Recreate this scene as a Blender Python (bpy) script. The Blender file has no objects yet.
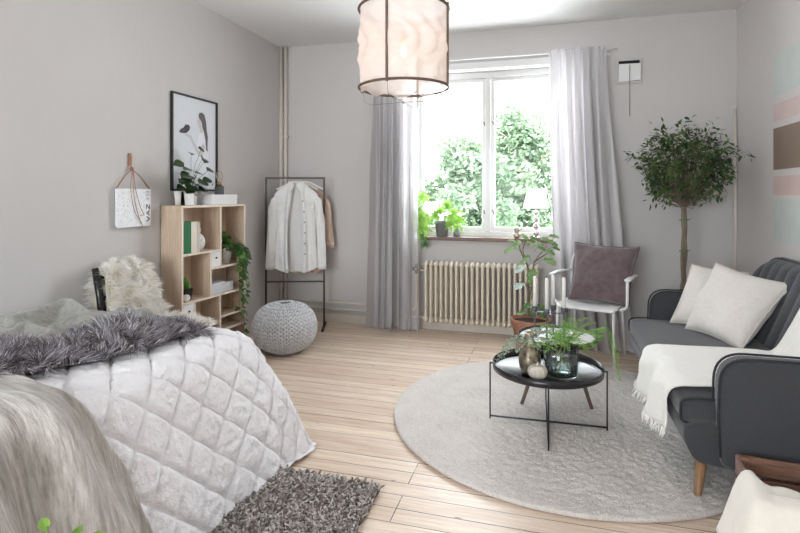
import bpy, math, random
import numpy as np
from mathutils import Vector, Matrix, noise

sc = bpy.context.scene
PI = math.pi
R = math.radians

# ------------------------------------------------------------------ camera
EYE = 1.31                      # camera height
YAW = R(16.0)                   # turned left of the back wall's normal
cam_d = bpy.data.cameras.new('camera')
cam_d.sensor_width = 36.0
cam_d.lens = 36.0 * 522 / 800
cam_d.shift_x = 0.0
cam_d.shift_y = -(266.5 - 194) / 800
cam_d.clip_start = 0.05
cam = bpy.data.objects.new('camera', cam_d)
cam.location = (0, 0, EYE)
cam.rotation_euler = (R(90), 0, YAW)
sc.collection.objects.link(cam)
sc.camera = cam

# ------------------------------------------------------------------ world, light, exposure
world = bpy.data.worlds.new('overcast_sky')
sc.world = world
world.use_nodes = True
bg = world.node_tree.nodes['Background']
bg.inputs[0].default_value = (0.93, 0.955, 1.02, 1)
bg.inputs[1].default_value = 5.0
sc.view_settings.view_transform = 'Standard'
sc.view_settings.look = 'None'
sc.view_settings.gamma = 1.0
sc.view_settings.use_curve_mapping = False
sc.view_settings.exposure = 1.84

# room
XL, XR, YB, YF, H = -2.729, 1.50, 4.955, -2.3, 2.852
WX0, WX1, WZ0, WZ1 = -1.30, 0.16, 0.90, 2.49      # window in the back wall
FX0, FX1, FZ0, FZ1 = -2.6, -0.3, 0.8, 2.4         # unseen window behind the camera, sized for its fill light


def portal(loc, rot, sx, sy):
    l = bpy.data.lights.new('daylight_portal', 'AREA')
    l.shape = 'RECTANGLE'
    l.size, l.size_y = sx, sy
    l.cycles.is_portal = True
    o = bpy.data.objects.new('daylight_portal', l)
    o.location = loc
    o.rotation_euler = rot
    sc.collection.objects.link(o)


portal(((WX0 + WX1) / 2, YB + 0.28, (WZ0 + WZ1) / 2), (R(-90), 0, 0), WX1 - WX0, WZ1 - WZ0)
portal(((FX0 + FX1) / 2, YF - 0.28, (FZ0 + FZ1) / 2), (R(90), 0, 0), FX1 - FX0, FZ1 - FZ0)


# ------------------------------------------------------------------ small tools
def ray(px, py):
    u = (px - 400) / 522.; v = (194 - py) / 522.
    return (u * math.cos(YAW) - math.sin(YAW), u * math.sin(YAW) + math.cos(YAW), v)


def srgb(r, g, b):
    f = lambda c: (c / 255 / 12.92) if c / 255 <= 0.04045 else ((c / 255 + 0.055) / 1.055) ** 2.4
    return (f(r), f(g), f(b), 1)


def sm(a, b, x):
    t = min(1, max(0, (x - a) / (b - a)))
    return t * t * (3 - 2 * t)


def nz(x, y=0, z=0):
    return noise.noise(Vector((x, y, z)))


def V3(*a):
    return Vector(a)


def world_of(o):
    m = Matrix.Identity(4)
    while o is not None:
        m = Matrix.LocRotScale(o.location, o.rotation_euler, o.scale) @ m
        o = o.parent
    return m


def tag(o, label=None, cat=None, group=None, kind=None):
    if label: o['label'] = label
    if cat: o['category'] = cat
    if group: o['group'] = group
    if kind: o['kind'] = kind
    return o


def thing(name, label, cat, loc=(0, 0, 0), rz=0, group=None):
    o = bpy.data.objects.new(name, None)
    o.empty_display_size = 0.05
    sc.collection.objects.link(o)
    o.location = loc
    o.rotation_euler = (0, 0, rz)
    return tag(o, label, cat, group)


def copy_tree(o, parent=None):
    c = o.copy()
    sc.collection.objects.link(c)
    c.parent = parent
    for ch in list(o.children):
        copy_tree(ch, c)
    return c


class MB:
    """collects geometry, links it as one mesh object"""

    def __init__(s):
        s.v = []; s.f = []; s.mi = []

    def add(s, vs, fs, mi=0, T=None):
        n = len(s.v)
        if T is not None:
            vs = [T @ Vector(v) for v in vs]
        s.v.extend([tuple(v) for v in vs])
        s.f.extend([tuple(i + n for i in f) for f in fs])
        s.mi.extend([mi] * len(fs))
        return s

    def box(s, x0, x1, y0, y1, z0, z1, mi=0, T=None):
        vs = [(x, y, z) for x in (x0, x1) for y in (y0, y1) for z in (z0, z1)]
        fs = [(0, 1, 3, 2), (4, 6, 7, 5), (0, 4, 5, 1), (2, 3, 7, 6), (0, 2, 6, 4), (1, 5, 7, 3)]
        return s.add(vs, fs, mi, T)

    def bar(s, a, b, w, h=None, mi=0, up=(0, 0, 1)):
        """square bar from a to b"""
        h = h or w
        a = Vector(a); b = Vector(b); d = (b - a).normalized()
        u = Vector(up)
        if abs(d.dot(u)) > 0.95: u = Vector((0, 1, 0))
        x = d.cross(u).normalized(); y = x.cross(d)
        vs = []
        for p in (a, b):
            for i, j in ((-1, -1), (1, -1), (1, 1), (-1, 1)):
                vs.append(p + x * (i * w / 2) + y * (j * h / 2))
        return s.add(vs, [(0, 1, 2, 3), (7, 6, 5, 4), (0, 4, 5, 1), (1, 5, 6, 2), (2, 6, 7, 3), (3, 7, 4, 0)], mi)

    def tube(s, pts, r, n=8, mi=0, closed=False, cap=True):
        pts = [Vector(p) for p in pts]
        k = len(pts)
        rs = r if isinstance(r, (list, tuple)) else [r] * k
        vs = []; fs = []
        px = None
        for i, p in enumerate(pts):
            if closed: d = pts[(i + 1) % k] - pts[i - 1]
            else: d = pts[min(i + 1, k - 1)] - pts[max(i - 1, 0)]
            d = d.normalized() if d.length > 1e-9 else Vector((0, 0, 1))
            if px is None:
                u = Vector((0, 0, 1)) if abs(d.z) < 0.9 else Vector((1, 0, 0))
                px = d.cross(u).normalized()
            else:
                px = px - d * px.dot(d)
                px = px.normalized() if px.length > 1e-6 else d.orthogonal().normalized()
            y = d.cross(px)
            for j in range(n):
                a = 2 * PI * j / n
                vs.append(p + (px * math.cos(a) + y * math.sin(a)) * rs[i])
        m = k if closed else k - 1
        for i in range(m):
            for j in range(n):
                a = i * n + j; b = i * n + (j + 1) % n
                c = ((i + 1) % k) * n + (j + 1) % n; d = ((i + 1) % k) * n + j
                fs.append((a, b, c, d))
        if cap and not closed:
            fs.append(tuple(range(n - 1, -1, -1)))
            fs.append(tuple(range((k - 1) * n, k * n)))
        return s.add(vs, fs, mi)

    def lathe(s, prof, c=(0, 0, 0), n=32, mi=0, T=None, sy=1.0):
        vs = []; fs = []
        for r, z in prof:
            for j in range(n):
                a = 2 * PI * j / n
                vs.append((c[0] + r * math.cos(a), c[1] + r * sy * math.sin(a), c[2] + z))
        for i in range(len(prof) - 1):
            for j in range(n):
                fs.append((i * n + j, i * n + (j + 1) % n, (i + 1) * n + (j + 1) % n, (i + 1) * n + j))
        if prof[0][0] > 1e-6: fs.append(tuple(range(n - 1, -1, -1)))
        if prof[-1][0] > 1e-6: fs.append(tuple(range((len(prof) - 1) * n, len(prof) * n)))
        return s.add(vs, fs, mi, T)

    def ball(s, c, r, n=12, m=8, mi=0, T=None):
        r = r if isinstance(r, (tuple, list)) else (r, r, r)
        vs = []; fs = []
        for i in range(m + 1):
            th = PI * i / m
            for j in range(n):
                a = 2 * PI * j / n
                vs.append((c[0] + r[0] * math.sin(th) * math.cos(a), c[1] + r[1] * math.sin(th) * math.sin(a), c[2] - r[2] * math.cos(th)))
        for i in range(m):
            for j in range(n):
                fs.append((i * n + j, i * n + (j + 1) % n, (i + 1) * n + (j + 1) % n, (i + 1) * n + j))
        return s.add(vs, fs, mi, T)

    def grid(s, f, nu, nv, mi=0, closed_u=False):
        vs = [f(i / (nu if closed_u else nu - 1), j / (nv - 1)) for j in range(nv) for i in range(nu)]
        fs = []
        for j in range(nv - 1):
            for i in range(nu if closed_u else nu - 1):
                a = j * nu + i; b = j * nu + (i + 1) % nu
                fs.append((a, b, b + nu, a + nu))
        return s.add(vs, fs, mi)

    def prism(s, prof, y0, y1, mi=0, axis='y'):
        """polygon given in (x,z), pushed along y"""
        n = len(prof)
        vs = [(x, y0, z) for x, z in prof] + [(x, y1, z) for x, z in prof]
        if axis == 'x': vs = [(y, x, z) for x, y, z in vs]
        fs = [tuple(range(n)), tuple(range(2 * n - 1, n - 1, -1))]
        for i in range(n):
            fs.append((i, n + i, n + (i + 1) % n, (i + 1) % n))
        return s.add(vs, fs, mi)

    def build(s, name, mats, parent=None, smooth=True, bevel=0, seg=2, local=False, solid=0, sub=0, offset=0):
        me = bpy.data.meshes.new(name)
        vs = s.v
        loc = None
        if parent is not None:
            if not local:
                T = world_of(parent).inverted()
                vs = [T @ Vector(v) for v in vs]
        else:
            a = np.array(vs)
            loc = ((a[:, 0].min() + a[:, 0].max()) / 2, (a[:, 1].min() + a[:, 1].max()) / 2, a[:, 2].min())
            vs = a - np.array(loc)
        me.from_pydata([tuple(v) for v in vs], [], s.f)
        if not isinstance(mats, (list, tuple)): mats = [mats]
        for m in mats: me.materials.append(m)
        if any(s.mi): me.polygons.foreach_set('material_index', s.mi)
        me.polygons.foreach_set('use_smooth', [bool(smooth)] * len(me.polygons))
        me.update()
        o = bpy.data.objects.new(name, me)
        sc.collection.objects.link(o)
        if loc is not None: o.location = loc
        o.parent = parent
        if bevel:
            b = o.modifiers.new('bevel', 'BEVEL')
            b.width = bevel; b.segments = seg; b.limit_method = 'ANGLE'; b.angle_limit = R(35)
            b.harden_normals = True
            me.polygons.foreach_set('use_smooth', [True] * len(me.polygons))
        if solid:
            b = o.modifiers.new('solid', 'SOLIDIFY'); b.thickness = solid; b.offset = offset
        if sub:
            b = o.modifiers.new('sub', 'SUBSURF'); b.levels = sub; b.render_levels = sub
        return o


def smooth_path(pts, n=8):
    """Catmull-Rom through the points"""
    P = [Vector(p) for p in pts]
    P = [P[0] * 2 - P[1]] + P + [P[-1] * 2 - P[-2]]
    out = []
    for i in range(1, len(P) - 2):
        for k in range(n):
            t = k / n
            a, b, c, d = P[i - 1], P[i], P[i + 1], P[i + 2]
            out.append(0.5 * ((2 * b) + (c - a) * t + (2 * a - 5 * b + 4 * c - d) * t * t + (3 * b - a - 3 * c + d) * t ** 3))
    out.append(P[-2])
    return out


# ------------------------------------------------------------------ materials
def new_mat(name):
    m = bpy.data.materials.new(name)
    m.use_nodes = True
    nt = m.node_tree
    return m, nt, nt.nodes['Principled BSDF']


def mapped(nt, scale=(1, 1, 1)):
    tc = nt.nodes.new('ShaderNodeTexCoord')
    mp = nt.nodes.new('ShaderNodeMapping')
    mp.inputs['Scale'].default_value = scale
    nt.links.new(tc.outputs['Object'], mp.inputs['Vector'])
    return mp.outputs[0]


def noise_tex(nt, vec, scale, detail=4, rough=0.55):
    n = nt.nodes.new('ShaderNodeTexNoise')
    n.inputs['Scale'].default_value = scale
    n.inputs['Detail'].default_value = detail
    n.inputs['Roughness'].default_value = rough
    nt.links.new(vec, n.inputs['Vector'])
    return n


def ramp(nt, fac, stops):
    r = nt.nodes.new('ShaderNodeValToRGB')
    e = r.color_ramp.elements
    while len(e) < len(stops): e.new(0.5)
    for k, (p, c) in enumerate(stops):
        e[k].position = p; e[k].color = c
    nt.links.new(fac, r.inputs[0])
    return r.outputs[0]


def add_bump(nt, bsdf, height, strength, dist=0.01):
    b = nt.nodes.new('ShaderNodeBump')
    b.inputs['Strength'].default_value = strength
    b.inputs['Distance'].default_value = dist
    nt.links.new(height, b.inputs['Height'])
    nt.links.new(b.outputs[0], bsdf.inputs['Normal'])
    return b


def mat(name, col, rough=0.6, metal=0, var=0.0, vscale=8, stretch=(1, 1, 1), bump=0, bscale=80, bdist=0.004, sheen=0, col2=None, spec=0.5, bdetail=3):
    m, nt, b = new_mat(name)
    b.inputs['Base Color'].default_value = col
    b.inputs['Roughness'].default_value = rough
    b.inputs['Metallic'].default_value = metal
    b.inputs['Specular IOR Level'].default_value = spec
    if sheen:
        b.inputs['Sheen Weight'].default_value = sheen
    if var or col2:
        v = mapped(nt, stretch)
        n = noise_tex(nt, v, vscale)
        c0 = tuple(max(0, c * (1 - var)) for c in col[:3]) + (1,)
        c1 = col2 or tuple(min(1, c * (1 + var)) for c in col[:3]) + (1,)
        nt.links.new(ramp(nt, n.outputs[0], [(0.35, c0), (0.65, c1)]), b.inputs['Base Color'])
    if bump:
        v = mapped(nt, stretch)
        n = noise_tex(nt, v, bscale, bdetail)
        add_bump(nt, b, n.outputs[0], bump, bdist)
    return m


def wood(name, c0, c1, axis='z', scale=14, rough=0.5, contrast=0.5):
    m, nt, b = new_mat(name)
    st = {'x': (0.08, 1, 1), 'y': (1, 0.08, 1), 'z': (1, 1, 0.08)}[axis]
    v = mapped(nt, st)
    n = noise_tex(nt, v, scale, 6, 0.6)
    n2 = noise_tex(nt, v, scale * 6, 3, 0.6)
    mx = nt.nodes.new('ShaderNodeMix'); mx.data_type = 'FLOAT'
    mx.inputs[0].default_value = 0.35
    nt.links.new(n.outputs[0], mx.inputs[2]); nt.links.new(n2.outputs[0], mx.inputs[3])
    nt.links.new(ramp(nt, mx.outputs[0], [(0.5 - contrast / 2 * 0.4, c0), (0.5 + contrast / 2 * 0.4, c1)]), b.inputs['Base Color'])
    b.inputs['Roughness'].default_value = rough
    add_bump(nt, b, mx.outputs[0], 0.25, 0.002)
    return m


def weave(name, col, scale=700, rough=0.9, strength=0.5, var=0.08, vscale=60, trans=0.0, sheen=0.2, big=0.0, bigscale=14):
    """plain woven cloth: fine cross threads; trans > 0 lets daylight through"""
    m, nt, b = new_mat(name)
    v = mapped(nt)
    n = noise_tex(nt, v, vscale, 4)
    c0 = tuple(c * (1 - var) for c in col[:3]) + (1,); c1 = tuple(min(1, c * (1 + var)) for c in col[:3]) + (1,)
    cr = ramp(nt, n.outputs[0], [(0.3, c0), (0.7, c1)])
    nt.links.new(cr, b.inputs['Base Color'])
    b.inputs['Roughness'].default_value = rough
    b.inputs['Sheen Weight'].default_value = sheen
    b.inputs['Specular IOR Level'].default_value = 0.2
    n2 = noise_tex(nt, v, scale, 2)
    bm = add_bump(nt, b, n2.outputs[0], strength, 0.002)
    if big:
        n3 = noise_tex(nt, v, bigscale, 3)
        b2 = nt.nodes.new('ShaderNodeBump'); b2.inputs['Strength'].default_value = big; b2.inputs['Distance'].default_value = 0.02
        nt.links.new(n3.outputs[0], b2.inputs['Height'])
        nt.links.new(b2.outputs[0], bm.inputs['Normal'])
    if trans:
        tr = nt.nodes.new('ShaderNodeBsdfTranslucent')
        nt.links.new(cr, tr.inputs[0])
        mix = nt.nodes.new('ShaderNodeMixShader'); mix.inputs[0].default_value = trans
        nt.links.new(b.outputs[0], mix.inputs[1]); nt.links.new(tr.outputs[0], mix.inputs[2])
        nt.links.new(mix.outputs[0], nt.nodes['Material Output'].inputs[0])
    return m


def leafm(name, col, col2, trans=0.3, rough=0.45, scale=25):
    m, nt, b = new_mat(name)
    v = mapped(nt)
    n = noise_tex(nt, v, scale, 2)
    cr = ramp(nt, n.outputs[0], [(0.35, col), (0.65, col2)])
    nt.links.new(cr, b.inputs['Base Color'])
    b.inputs['Roughness'].default_value = rough
    tr = nt.nodes.new('ShaderNodeBsdfTranslucent')
    nt.links.new(cr, tr.inputs[0])
    mix = nt.nodes.new('ShaderNodeMixShader'); mix.inputs[0].default_value = trans
    nt.links.new(b.outputs[0], mix.inputs[1]); nt.links.new(tr.outputs[0], mix.inputs[2])
    nt.links.new(mix.outputs[0], nt.nodes['Material Output'].inputs[0])
    return m


def clear_glass(name, tint=(1, 1, 1, 1), spec=0.08, fr=0.7):
    m, nt, b = new_mat(name)
    t = nt.nodes.new('ShaderNodeBsdfTransparent'); t.inputs[0].default_value = tint
    g = nt.nodes.new('ShaderNodeBsdfGlossy'); g.inputs['Roughness'].default_value = 0.02
    lw = nt.nodes.new('ShaderNodeLayerWeight'); lw.inputs[0].default_value = 0.25
    mu = nt.nodes.new('ShaderNodeMath'); mu.operation = 'MULTIPLY_ADD'; mu.inputs[1].default_value = fr; mu.inputs[2].default_value = spec
    nt.links.new(lw.outputs['Fresnel'], mu.inputs[0])
    mix = nt.nodes.new('ShaderNodeMixShader')
    nt.links.new(mu.outputs[0], mix.inputs[0])
    nt.links.new(t.outputs[0], mix.inputs[1]); nt.links.new(g.outputs[0], mix.inputs[2])
    nt.links.new(mix.outputs[0], nt.nodes['Material Output'].inputs[0])
    return m


def emit(name, col, strength):
    m, nt, b = new_mat(name)
    b.inputs['Base Color'].default_value = col
    b.inputs['Emission Color'].default_value = col
    b.inputs['Emission Strength'].default_value = strength
    return m


def wall_mat(name, col):
    m, nt, b = new_mat(name)
    v = mapped(nt)
    n = noise_tex(nt, v, 1.3, 4)
    c0 = tuple(c * 0.97 for c in col[:3]) + (1,)
    nt.links.new(ramp(nt, n.outputs[0], [(0.3, c0), (0.7, col)]), b.inputs['Base Color'])
    b.inputs['Roughness'].default_value = 0.75
    b.inputs['Specular IOR Level'].default_value = 0.25
    v2 = mapped(nt, (1, 1, 0.35))
    n2 = noise_tex(nt, v2, 26, 5, 0.6)
    add_bump(nt, b, n2.outputs[0], 0.22, 0.006)
    return m


def floor_mat():
    m, nt, b = new_mat('pine_floorboards')
    v = mapped(nt)
    br = nt.nodes.new('ShaderNodeTexBrick')
    br.offset = 0.37; br.offset_frequency = 3; br.squash = 1; br.squash_frequency = 2
    for k, val in (('Scale', 1), ('Mortar Size', 0.0022), ('Mortar Smooth', 0.2), ('Bias', 0.0), ('Brick Width', 7.5), ('Row Height', 0.095)):
        br.inputs[k].default_value = val
    br.inputs['Color1'].default_value = (0, 0, 0, 1); br.inputs['Color2'].default_value = (1, 1, 1, 1)
    br.inputs['Mortar'].default_value = (0.5, 0.5, 0.5, 1)
    nt.links.new(v, br.inputs['Vector'])
    base = ramp(nt, br.outputs['Color'], [(0.0, srgb(224, 206, 190)), (0.5, srgb(232, 217, 204)), (1.0, srgb(240, 228, 214))])
    vg = mapped(nt, (0.7, 14, 1))
    g = noise_tex(nt, vg, 6, 6, 0.65)
    grain = ramp(nt, g.outputs[0], [(0.3, srgb(206, 172, 138)), (0.62, srgb(255, 250, 240))])
    mx = nt.nodes.new('ShaderNodeMix'); mx.data_type = 'RGBA'; mx.blend_type = 'MULTIPLY'; mx.inputs[0].default_value = 0.6
    nt.links.new(base, mx.inputs[6]); nt.links.new(grain, mx.inputs[7])
    # knots
    vk = mapped(nt, (2.4, 9, 1))
    vo = nt.nodes.new('ShaderNodeTexVoronoi'); vo.inputs['Scale'].default_value = 1.6
    nt.links.new(vk, vo.inputs['Vector'])
    kn = ramp(nt, vo.outputs['Distance'], [(0.03, (0.14, 0.065, 0.03, 1)), (0.085, (1, 1, 1, 1))])
    mk = nt.nodes.new('ShaderNodeMix'); mk.data_type = 'RGBA'; mk.blend_type = 'MULTIPLY'; mk.inputs[0].default_value = 0.75
    nt.links.new(mx.outputs[2], mk.inputs[6]); nt.links.new(kn, mk.inputs[7])
    # dark joints, some wider than others
    vj = mapped(nt, (0.12, 9, 1))
    jn = noise_tex(nt, vj, 1.5, 2)
    jr = ramp(nt, jn.outputs[0], [(0.42, (0.45, 0.45, 0.45, 1)), (0.54, (1, 1, 1, 1))])
    mj = nt.nodes.new('ShaderNodeMath'); mj.operation = 'MULTIPLY'
    nt.links.new(br.outputs['Fac'], mj.inputs[0]); nt.links.new(jr, mj.inputs[1])
    mm = nt.nodes.new('ShaderNodeMix'); mm.data_type = 'RGBA'
    nt.links.new(mj.outputs[0], mm.inputs[0]); nt.links.new(mk.outputs[2], mm.inputs[6])
    mm.inputs[7].default_value = srgb(70, 44, 28)
    nt.links.new(mm.outputs[2], b.inputs['Base Color'])
    rr = ramp(nt, g.outputs[0], [(0.3, (0.46,) * 3 + (1,)), (0.7, (0.36,) * 3 + (1,))])
    nt.links.new(rr, b.inputs['Roughness'])
    b.inputs['Specular IOR Level'].default_value = 0.4
    vw = mapped(nt, (1, 6, 1))
    gw = noise_tex(nt, vw, 5, 4)
    sub = nt.nodes.new('ShaderNodeMath'); sub.operation = 'MULTIPLY_ADD'; sub.inputs[1].default_value = -1.2
    nt.links.new(br.outputs['Fac'], sub.inputs[0]); nt.links.new(gw.outputs[0], sub.inputs[2])
    add_bump(nt, b, sub.outputs[0], 0.35, 0.004)
    return m


M = dict(
    wall=wall_mat('painted_wallpaper', srgb(203, 199, 197)),
    ceil=wall_mat('ceiling_paint', srgb(229, 228, 227)),
    trim=mat('cream_trim_paint', srgb(214, 206, 196), 0.45),
    white_paint=mat('white_gloss_paint', srgb(228, 228, 226), 0.35),
    floor=floor_mat(),
    radiator=mat('ivory_enamel', srgb(222, 212, 196), 0.35, var=0.03),
    sillw=wood('dark_sill_wood', srgb(92, 70, 60), srgb(126, 100, 88), 'x', 10, 0.4),
    glass=clear_glass('window_glass', (0.97, 0.99, 0.98, 1), 0.0, .22),
    vaseglass=clear_glass('vase_glass', (0.95, 0.98, 0.97, 1), 0.04),
    black=mat('black_metal', srgb(38, 36, 36), 0.42, 0.3, spec=0.5),
    blackgloss=mat('black_lacquer', srgb(22, 20, 20), 0.25),
    tray=mat('dark_tray_lacquer', srgb(34, 32, 34), 0.22),
    bronze=mat('brushed_dark_steel', srgb(70, 62, 55), 0.5, 0.4),
    chrome=mat('chrome', srgb(205, 200, 195), 0.15, 1.0),
    brass=mat('brass', srgb(170, 130, 80), 0.3, 0.9),
    whitem=mat('white_powder_coat', srgb(235, 234, 233), 0.35),
    ceramic=mat('white_ceramic', srgb(232, 230, 226), 0.3, var=0.03),
    stone=mat('speckled_stoneware', srgb(206, 198, 186), 0.6, var=0.12, vscale=60),
    terracotta=mat('terracotta', srgb(164, 118, 94), 0.8, var=0.14, vscale=18),
    soil=mat('potting_soil', srgb(58, 44, 36), 0.95, bump=0.8, bscale=60, bdist=0.01, var=0.3),
    greypot=mat('grey_plastic', srgb(128, 130, 130), 0.5),
    concrete=mat('dark_concrete', srgb(92, 96, 98), 0.8, var=0.15, vscale=30),
    sofa=weave('charcoal_blue_wool', srgb(67, 68, 72), 900, 0.95, 0.6, 0.22, 220, sheen=0.25),
    piping=mat('dark_piping', srgb(44, 46, 50), 0.9),
    oak=wood('honey_oak', srgb(124, 90, 60), srgb(158, 122, 88), 'z', 16, 0.45),
    shelf=wood('washed_oak_vertical', srgb(174, 148, 124), srgb(218, 198, 176), 'z', 13, 0.6, 0.9),
    shelfedge=mat('pale_shelf_edge', srgb(226, 212, 196), 0.6),
    shelfh=wood('washed_oak_level', srgb(196, 172, 148), srgb(222, 204, 184), 'y', 13, 0.6, 0.9),
    quilt=weave('white_cotton_quilt', srgb(240, 238, 241), 500, 0.9, 0.25, 0.02, 30, sheen=0.1, big=0.6, bigscale=34),
    greenwool=weave('grey_green_wool', srgb(152, 151, 145), 260, 0.95, 0.8, 0.22, 40, sheen=0.3),
    whitethrow=weave('white_wool_throw', srgb(236, 233, 228), 260, 0.95, 0.8, 0.04, 90, sheen=0.3),
    cream=weave('cream_fleece', srgb(234, 228, 218), 400, 0.95, 0.5, 0.03, 30, sheen=0.3),
    linen=weave('white_linen', srgb(226, 220, 214), 600, 0.95, 0.5, 0.04, 60, big=0.3, bigscale=9),
    linen2=weave('beige_linen', srgb(214, 204, 192), 600, 0.95, 0.5, 0.04, 60, big=0.3, bigscale=9),
    velvet=weave('mauve_velvet', srgb(106, 90, 93), 300, 0.8, 0.4, 0.22, 22, sheen=0.6, big=0.3, bigscale=9),
    curtain=weave('grey_linen_curtain', srgb(219, 216, 217), 380, 0.9, 0.5, 0.06, 150, trans=0.35, sheen=0.0),
    shirtw=weave('white_shirt_cotton', srgb(242, 241, 239), 600, 0.9, 0.3, 0.02, 30, trans=0.15, big=0.5, bigscale=22),
    shirtp=weave('blush_silk', srgb(226, 200, 182), 600, 0.8, 0.3, 0.02, 30, trans=0.15, big=0.4, bigscale=20),
    shade=weave('pale_pink_silk', srgb(246, 232, 226), 500, 0.9, 0.3, 0.03, 20, trans=0.55, sheen=0.0),
    lampshade=weave('white_lampshade', srgb(250, 249, 248), 500, 0.9, 0.2, 0.02, 20, trans=0.65, sheen=0.0),
    bamboo=mat('brown_bamboo', srgb(104, 84, 72), 0.6, var=0.15, vscale=20),
    knit=mat('grey_cotton_yarn', srgb(212, 213, 217), 0.95, var=0.14, vscale=40, bump=0.4, bscale=240),
    knitcore=mat('stitch_gap_shade', srgb(60, 62, 68), 0.95),  # dark core colour puts shade into the gaps between stitches
    leather=mat('tan_leather', srgb(150, 104, 76), 0.6, var=0.15, vscale=40),
    barkm=wood('grey_bark', srgb(96, 84, 70), srgb(146, 132, 114), 'z', 22, 0.85),
    twig=mat('green_brown_twig', srgb(108, 98, 68), 0.8),
    greenstem=mat('green_stem', srgb(110, 130, 66), 0.6),
    ficus=leafm('dark_ficus_leaf', srgb(38, 62, 32), srgb(86, 118, 58), 0.2, 0.35, 9),
    ivy=leafm('ivy_leaf', srgb(40, 74, 38), srgb(96, 138, 66), 0.2, 0.45, 14),
    pilea=leafm('deep_green_leaf', srgb(30, 50, 28), srgb(60, 84, 42), 0.1, 0.3, 14),
    figleaf=leafm('fig_leaf', srgb(84, 118, 62), srgb(160, 186, 130), 0.35, 0.5, 14),
    fatsia=leafm('bright_palmate_leaf', srgb(104, 148, 52), srgb(152, 188, 92), 0.35, 0.5, 14),
    fern=leafm('bright_fern_leaf', srgb(104, 158, 62), srgb(160, 204, 104), 0.35, 0.6, 30),
    dusty=leafm('silver_green_leaf', srgb(116, 138, 116), srgb(196, 206, 190), 0.2, 0.7, 30),
    outleaf=leafm('garden_tree_leaf', srgb(74, 94, 70), srgb(112, 130, 102), 0.35, 0.6, 2),
    paper=mat('white_paper', srgb(232, 233, 234), 0.7),
    greenbook=mat('green_book_cloth', srgb(24, 104, 60), 0.6),
    creambook=mat('cream_book_cloth', srgb(222, 212, 198), 0.7, var=0.04),
    pages=mat('book_pages', srgb(226, 218, 204), 0.8, stretch=(60, 60, 1), var=0.08, vscale=30),
    whitebox=mat('white_card_box', srgb(226, 226, 226), 0.6),
    greybox=mat('pale_grey_box', srgb(206, 208, 212), 0.6),
    crate=wood('reddish_crate_wood', srgb(78, 52, 42), srgb(158, 118, 98), 'x', 22, 0.7, 0.8),
    crate_y=wood('worn_pinkish_crate_wood', srgb(110, 82, 76), srgb(180, 154, 148), 'y', 22, 0.7, 0.8),
    wax=mat('white_wax', srgb(244, 241, 236), 0.45),
    gunmetal=mat('grey_cast_metal', srgb(98, 98, 104), 0.5, 0.4),
    darkvase=mat('mottled_bronze_glaze', srgb(58, 52, 44), 0.35, 0.5, col2=srgb(176, 162, 140), vscale=26),
    shadow_void=mat('dark_vent_inside', srgb(30, 28, 27), 0.9),
    bulbglass=clear_glass('bulb_glass', (1, 0.97, 0.92, 1), 0.08),
    filament=emit('glowing_filament', (1.0, 0.78, 0.52, 1), 12),
    wire=mat('thin_grey_wire', srgb(150, 142, 134), 0.5, 0.4),
    switch=mat('grey_wood_socket', srgb(150, 120, 84), 0.6),
)

# ================================================================== the room
WT = 0.32
m = MB(); m.box(XL - .1, XR + .1, YF - .1, YB + .1, -0.1, 0)
tag(m.build('floor', M['floor'], smooth=False), 'pale pine floorboards running across the room', kind='structure')
m = MB(); m.box(XL - .1, XR + .1, YF - .1, YB + .1, H, H + .1)
tag(m.build('ceiling', M['ceil'], smooth=False), 'plain off-white ceiling', kind='structure')
m = MB(); m.box(XL - .12, XL, YF - WT, YB + WT, 0, H)
tag(m.build('wall_left', M['wall'], smooth=False), 'light grey papered wall behind the bed and the bookshelf', kind='structure')
m = MB(); m.box(XR, XR + .12, YF - WT, YB + WT, 0, H)
tag(m.build('wall_right', wall_mat('right_wall_lightened', srgb(216, 211, 209)), smooth=False), 'light grey wall behind the sofa', kind='structure')  # lighter copy of the wall colour, brightness painted in where light falls short


def holed_wall(name, y0, y1, x0, x1, z0, z1, label):
    m = MB()
    m.box(XL, x0, y0, y1, 0, H); m.box(x1, XR, y0, y1, 0, H)
    m.box(x0, x1, y0, y1, 0, z0); m.box(x0, x1, y0, y1, z1, H)
    return tag(m.build(name, M['wall'], smooth=False), label, kind='structure')


holed_wall('wall_back', YB, YB + WT, WX0, WX1, WZ0, WZ1, 'grey wall with the window and the radiator')
holed_wall('wall_front', YF - WT, YF, FX0, FX1, FZ0, FZ1, 'wall behind the camera with an unseen window for fill light')
m = MB(); m.box(XL, XR, YB - .018, YB, 0, .085)
tag(m.build('baseboard_back', M['trim'], smooth=False, bevel=.004), 'cream baseboard under the window wall', kind='structure')
m = MB(); m.box(XL, XL + .018, YF, YB - .018, 0, .085)
tag(m.build('baseboard_left', M['trim'], smooth=False, bevel=.004), 'cream baseboard along the left wall', kind='structure')
m = MB(); m.box(XR - .018, XR, YF, YB - .018, 0, .085)
tag(m.build('baseboard_right', M['trim'], smooth=False, bevel=.004), 'cream baseboard behind the sofa', kind='structure')
m = MB(); m.tube([(XR - .02, YB - .022, .09), (XR - .02, YB - .022, 2.02)], .012)
tag(m.build('trim_1', M['trim']), 'thin painted cable cover in the right corner', kind='structure')

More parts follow.
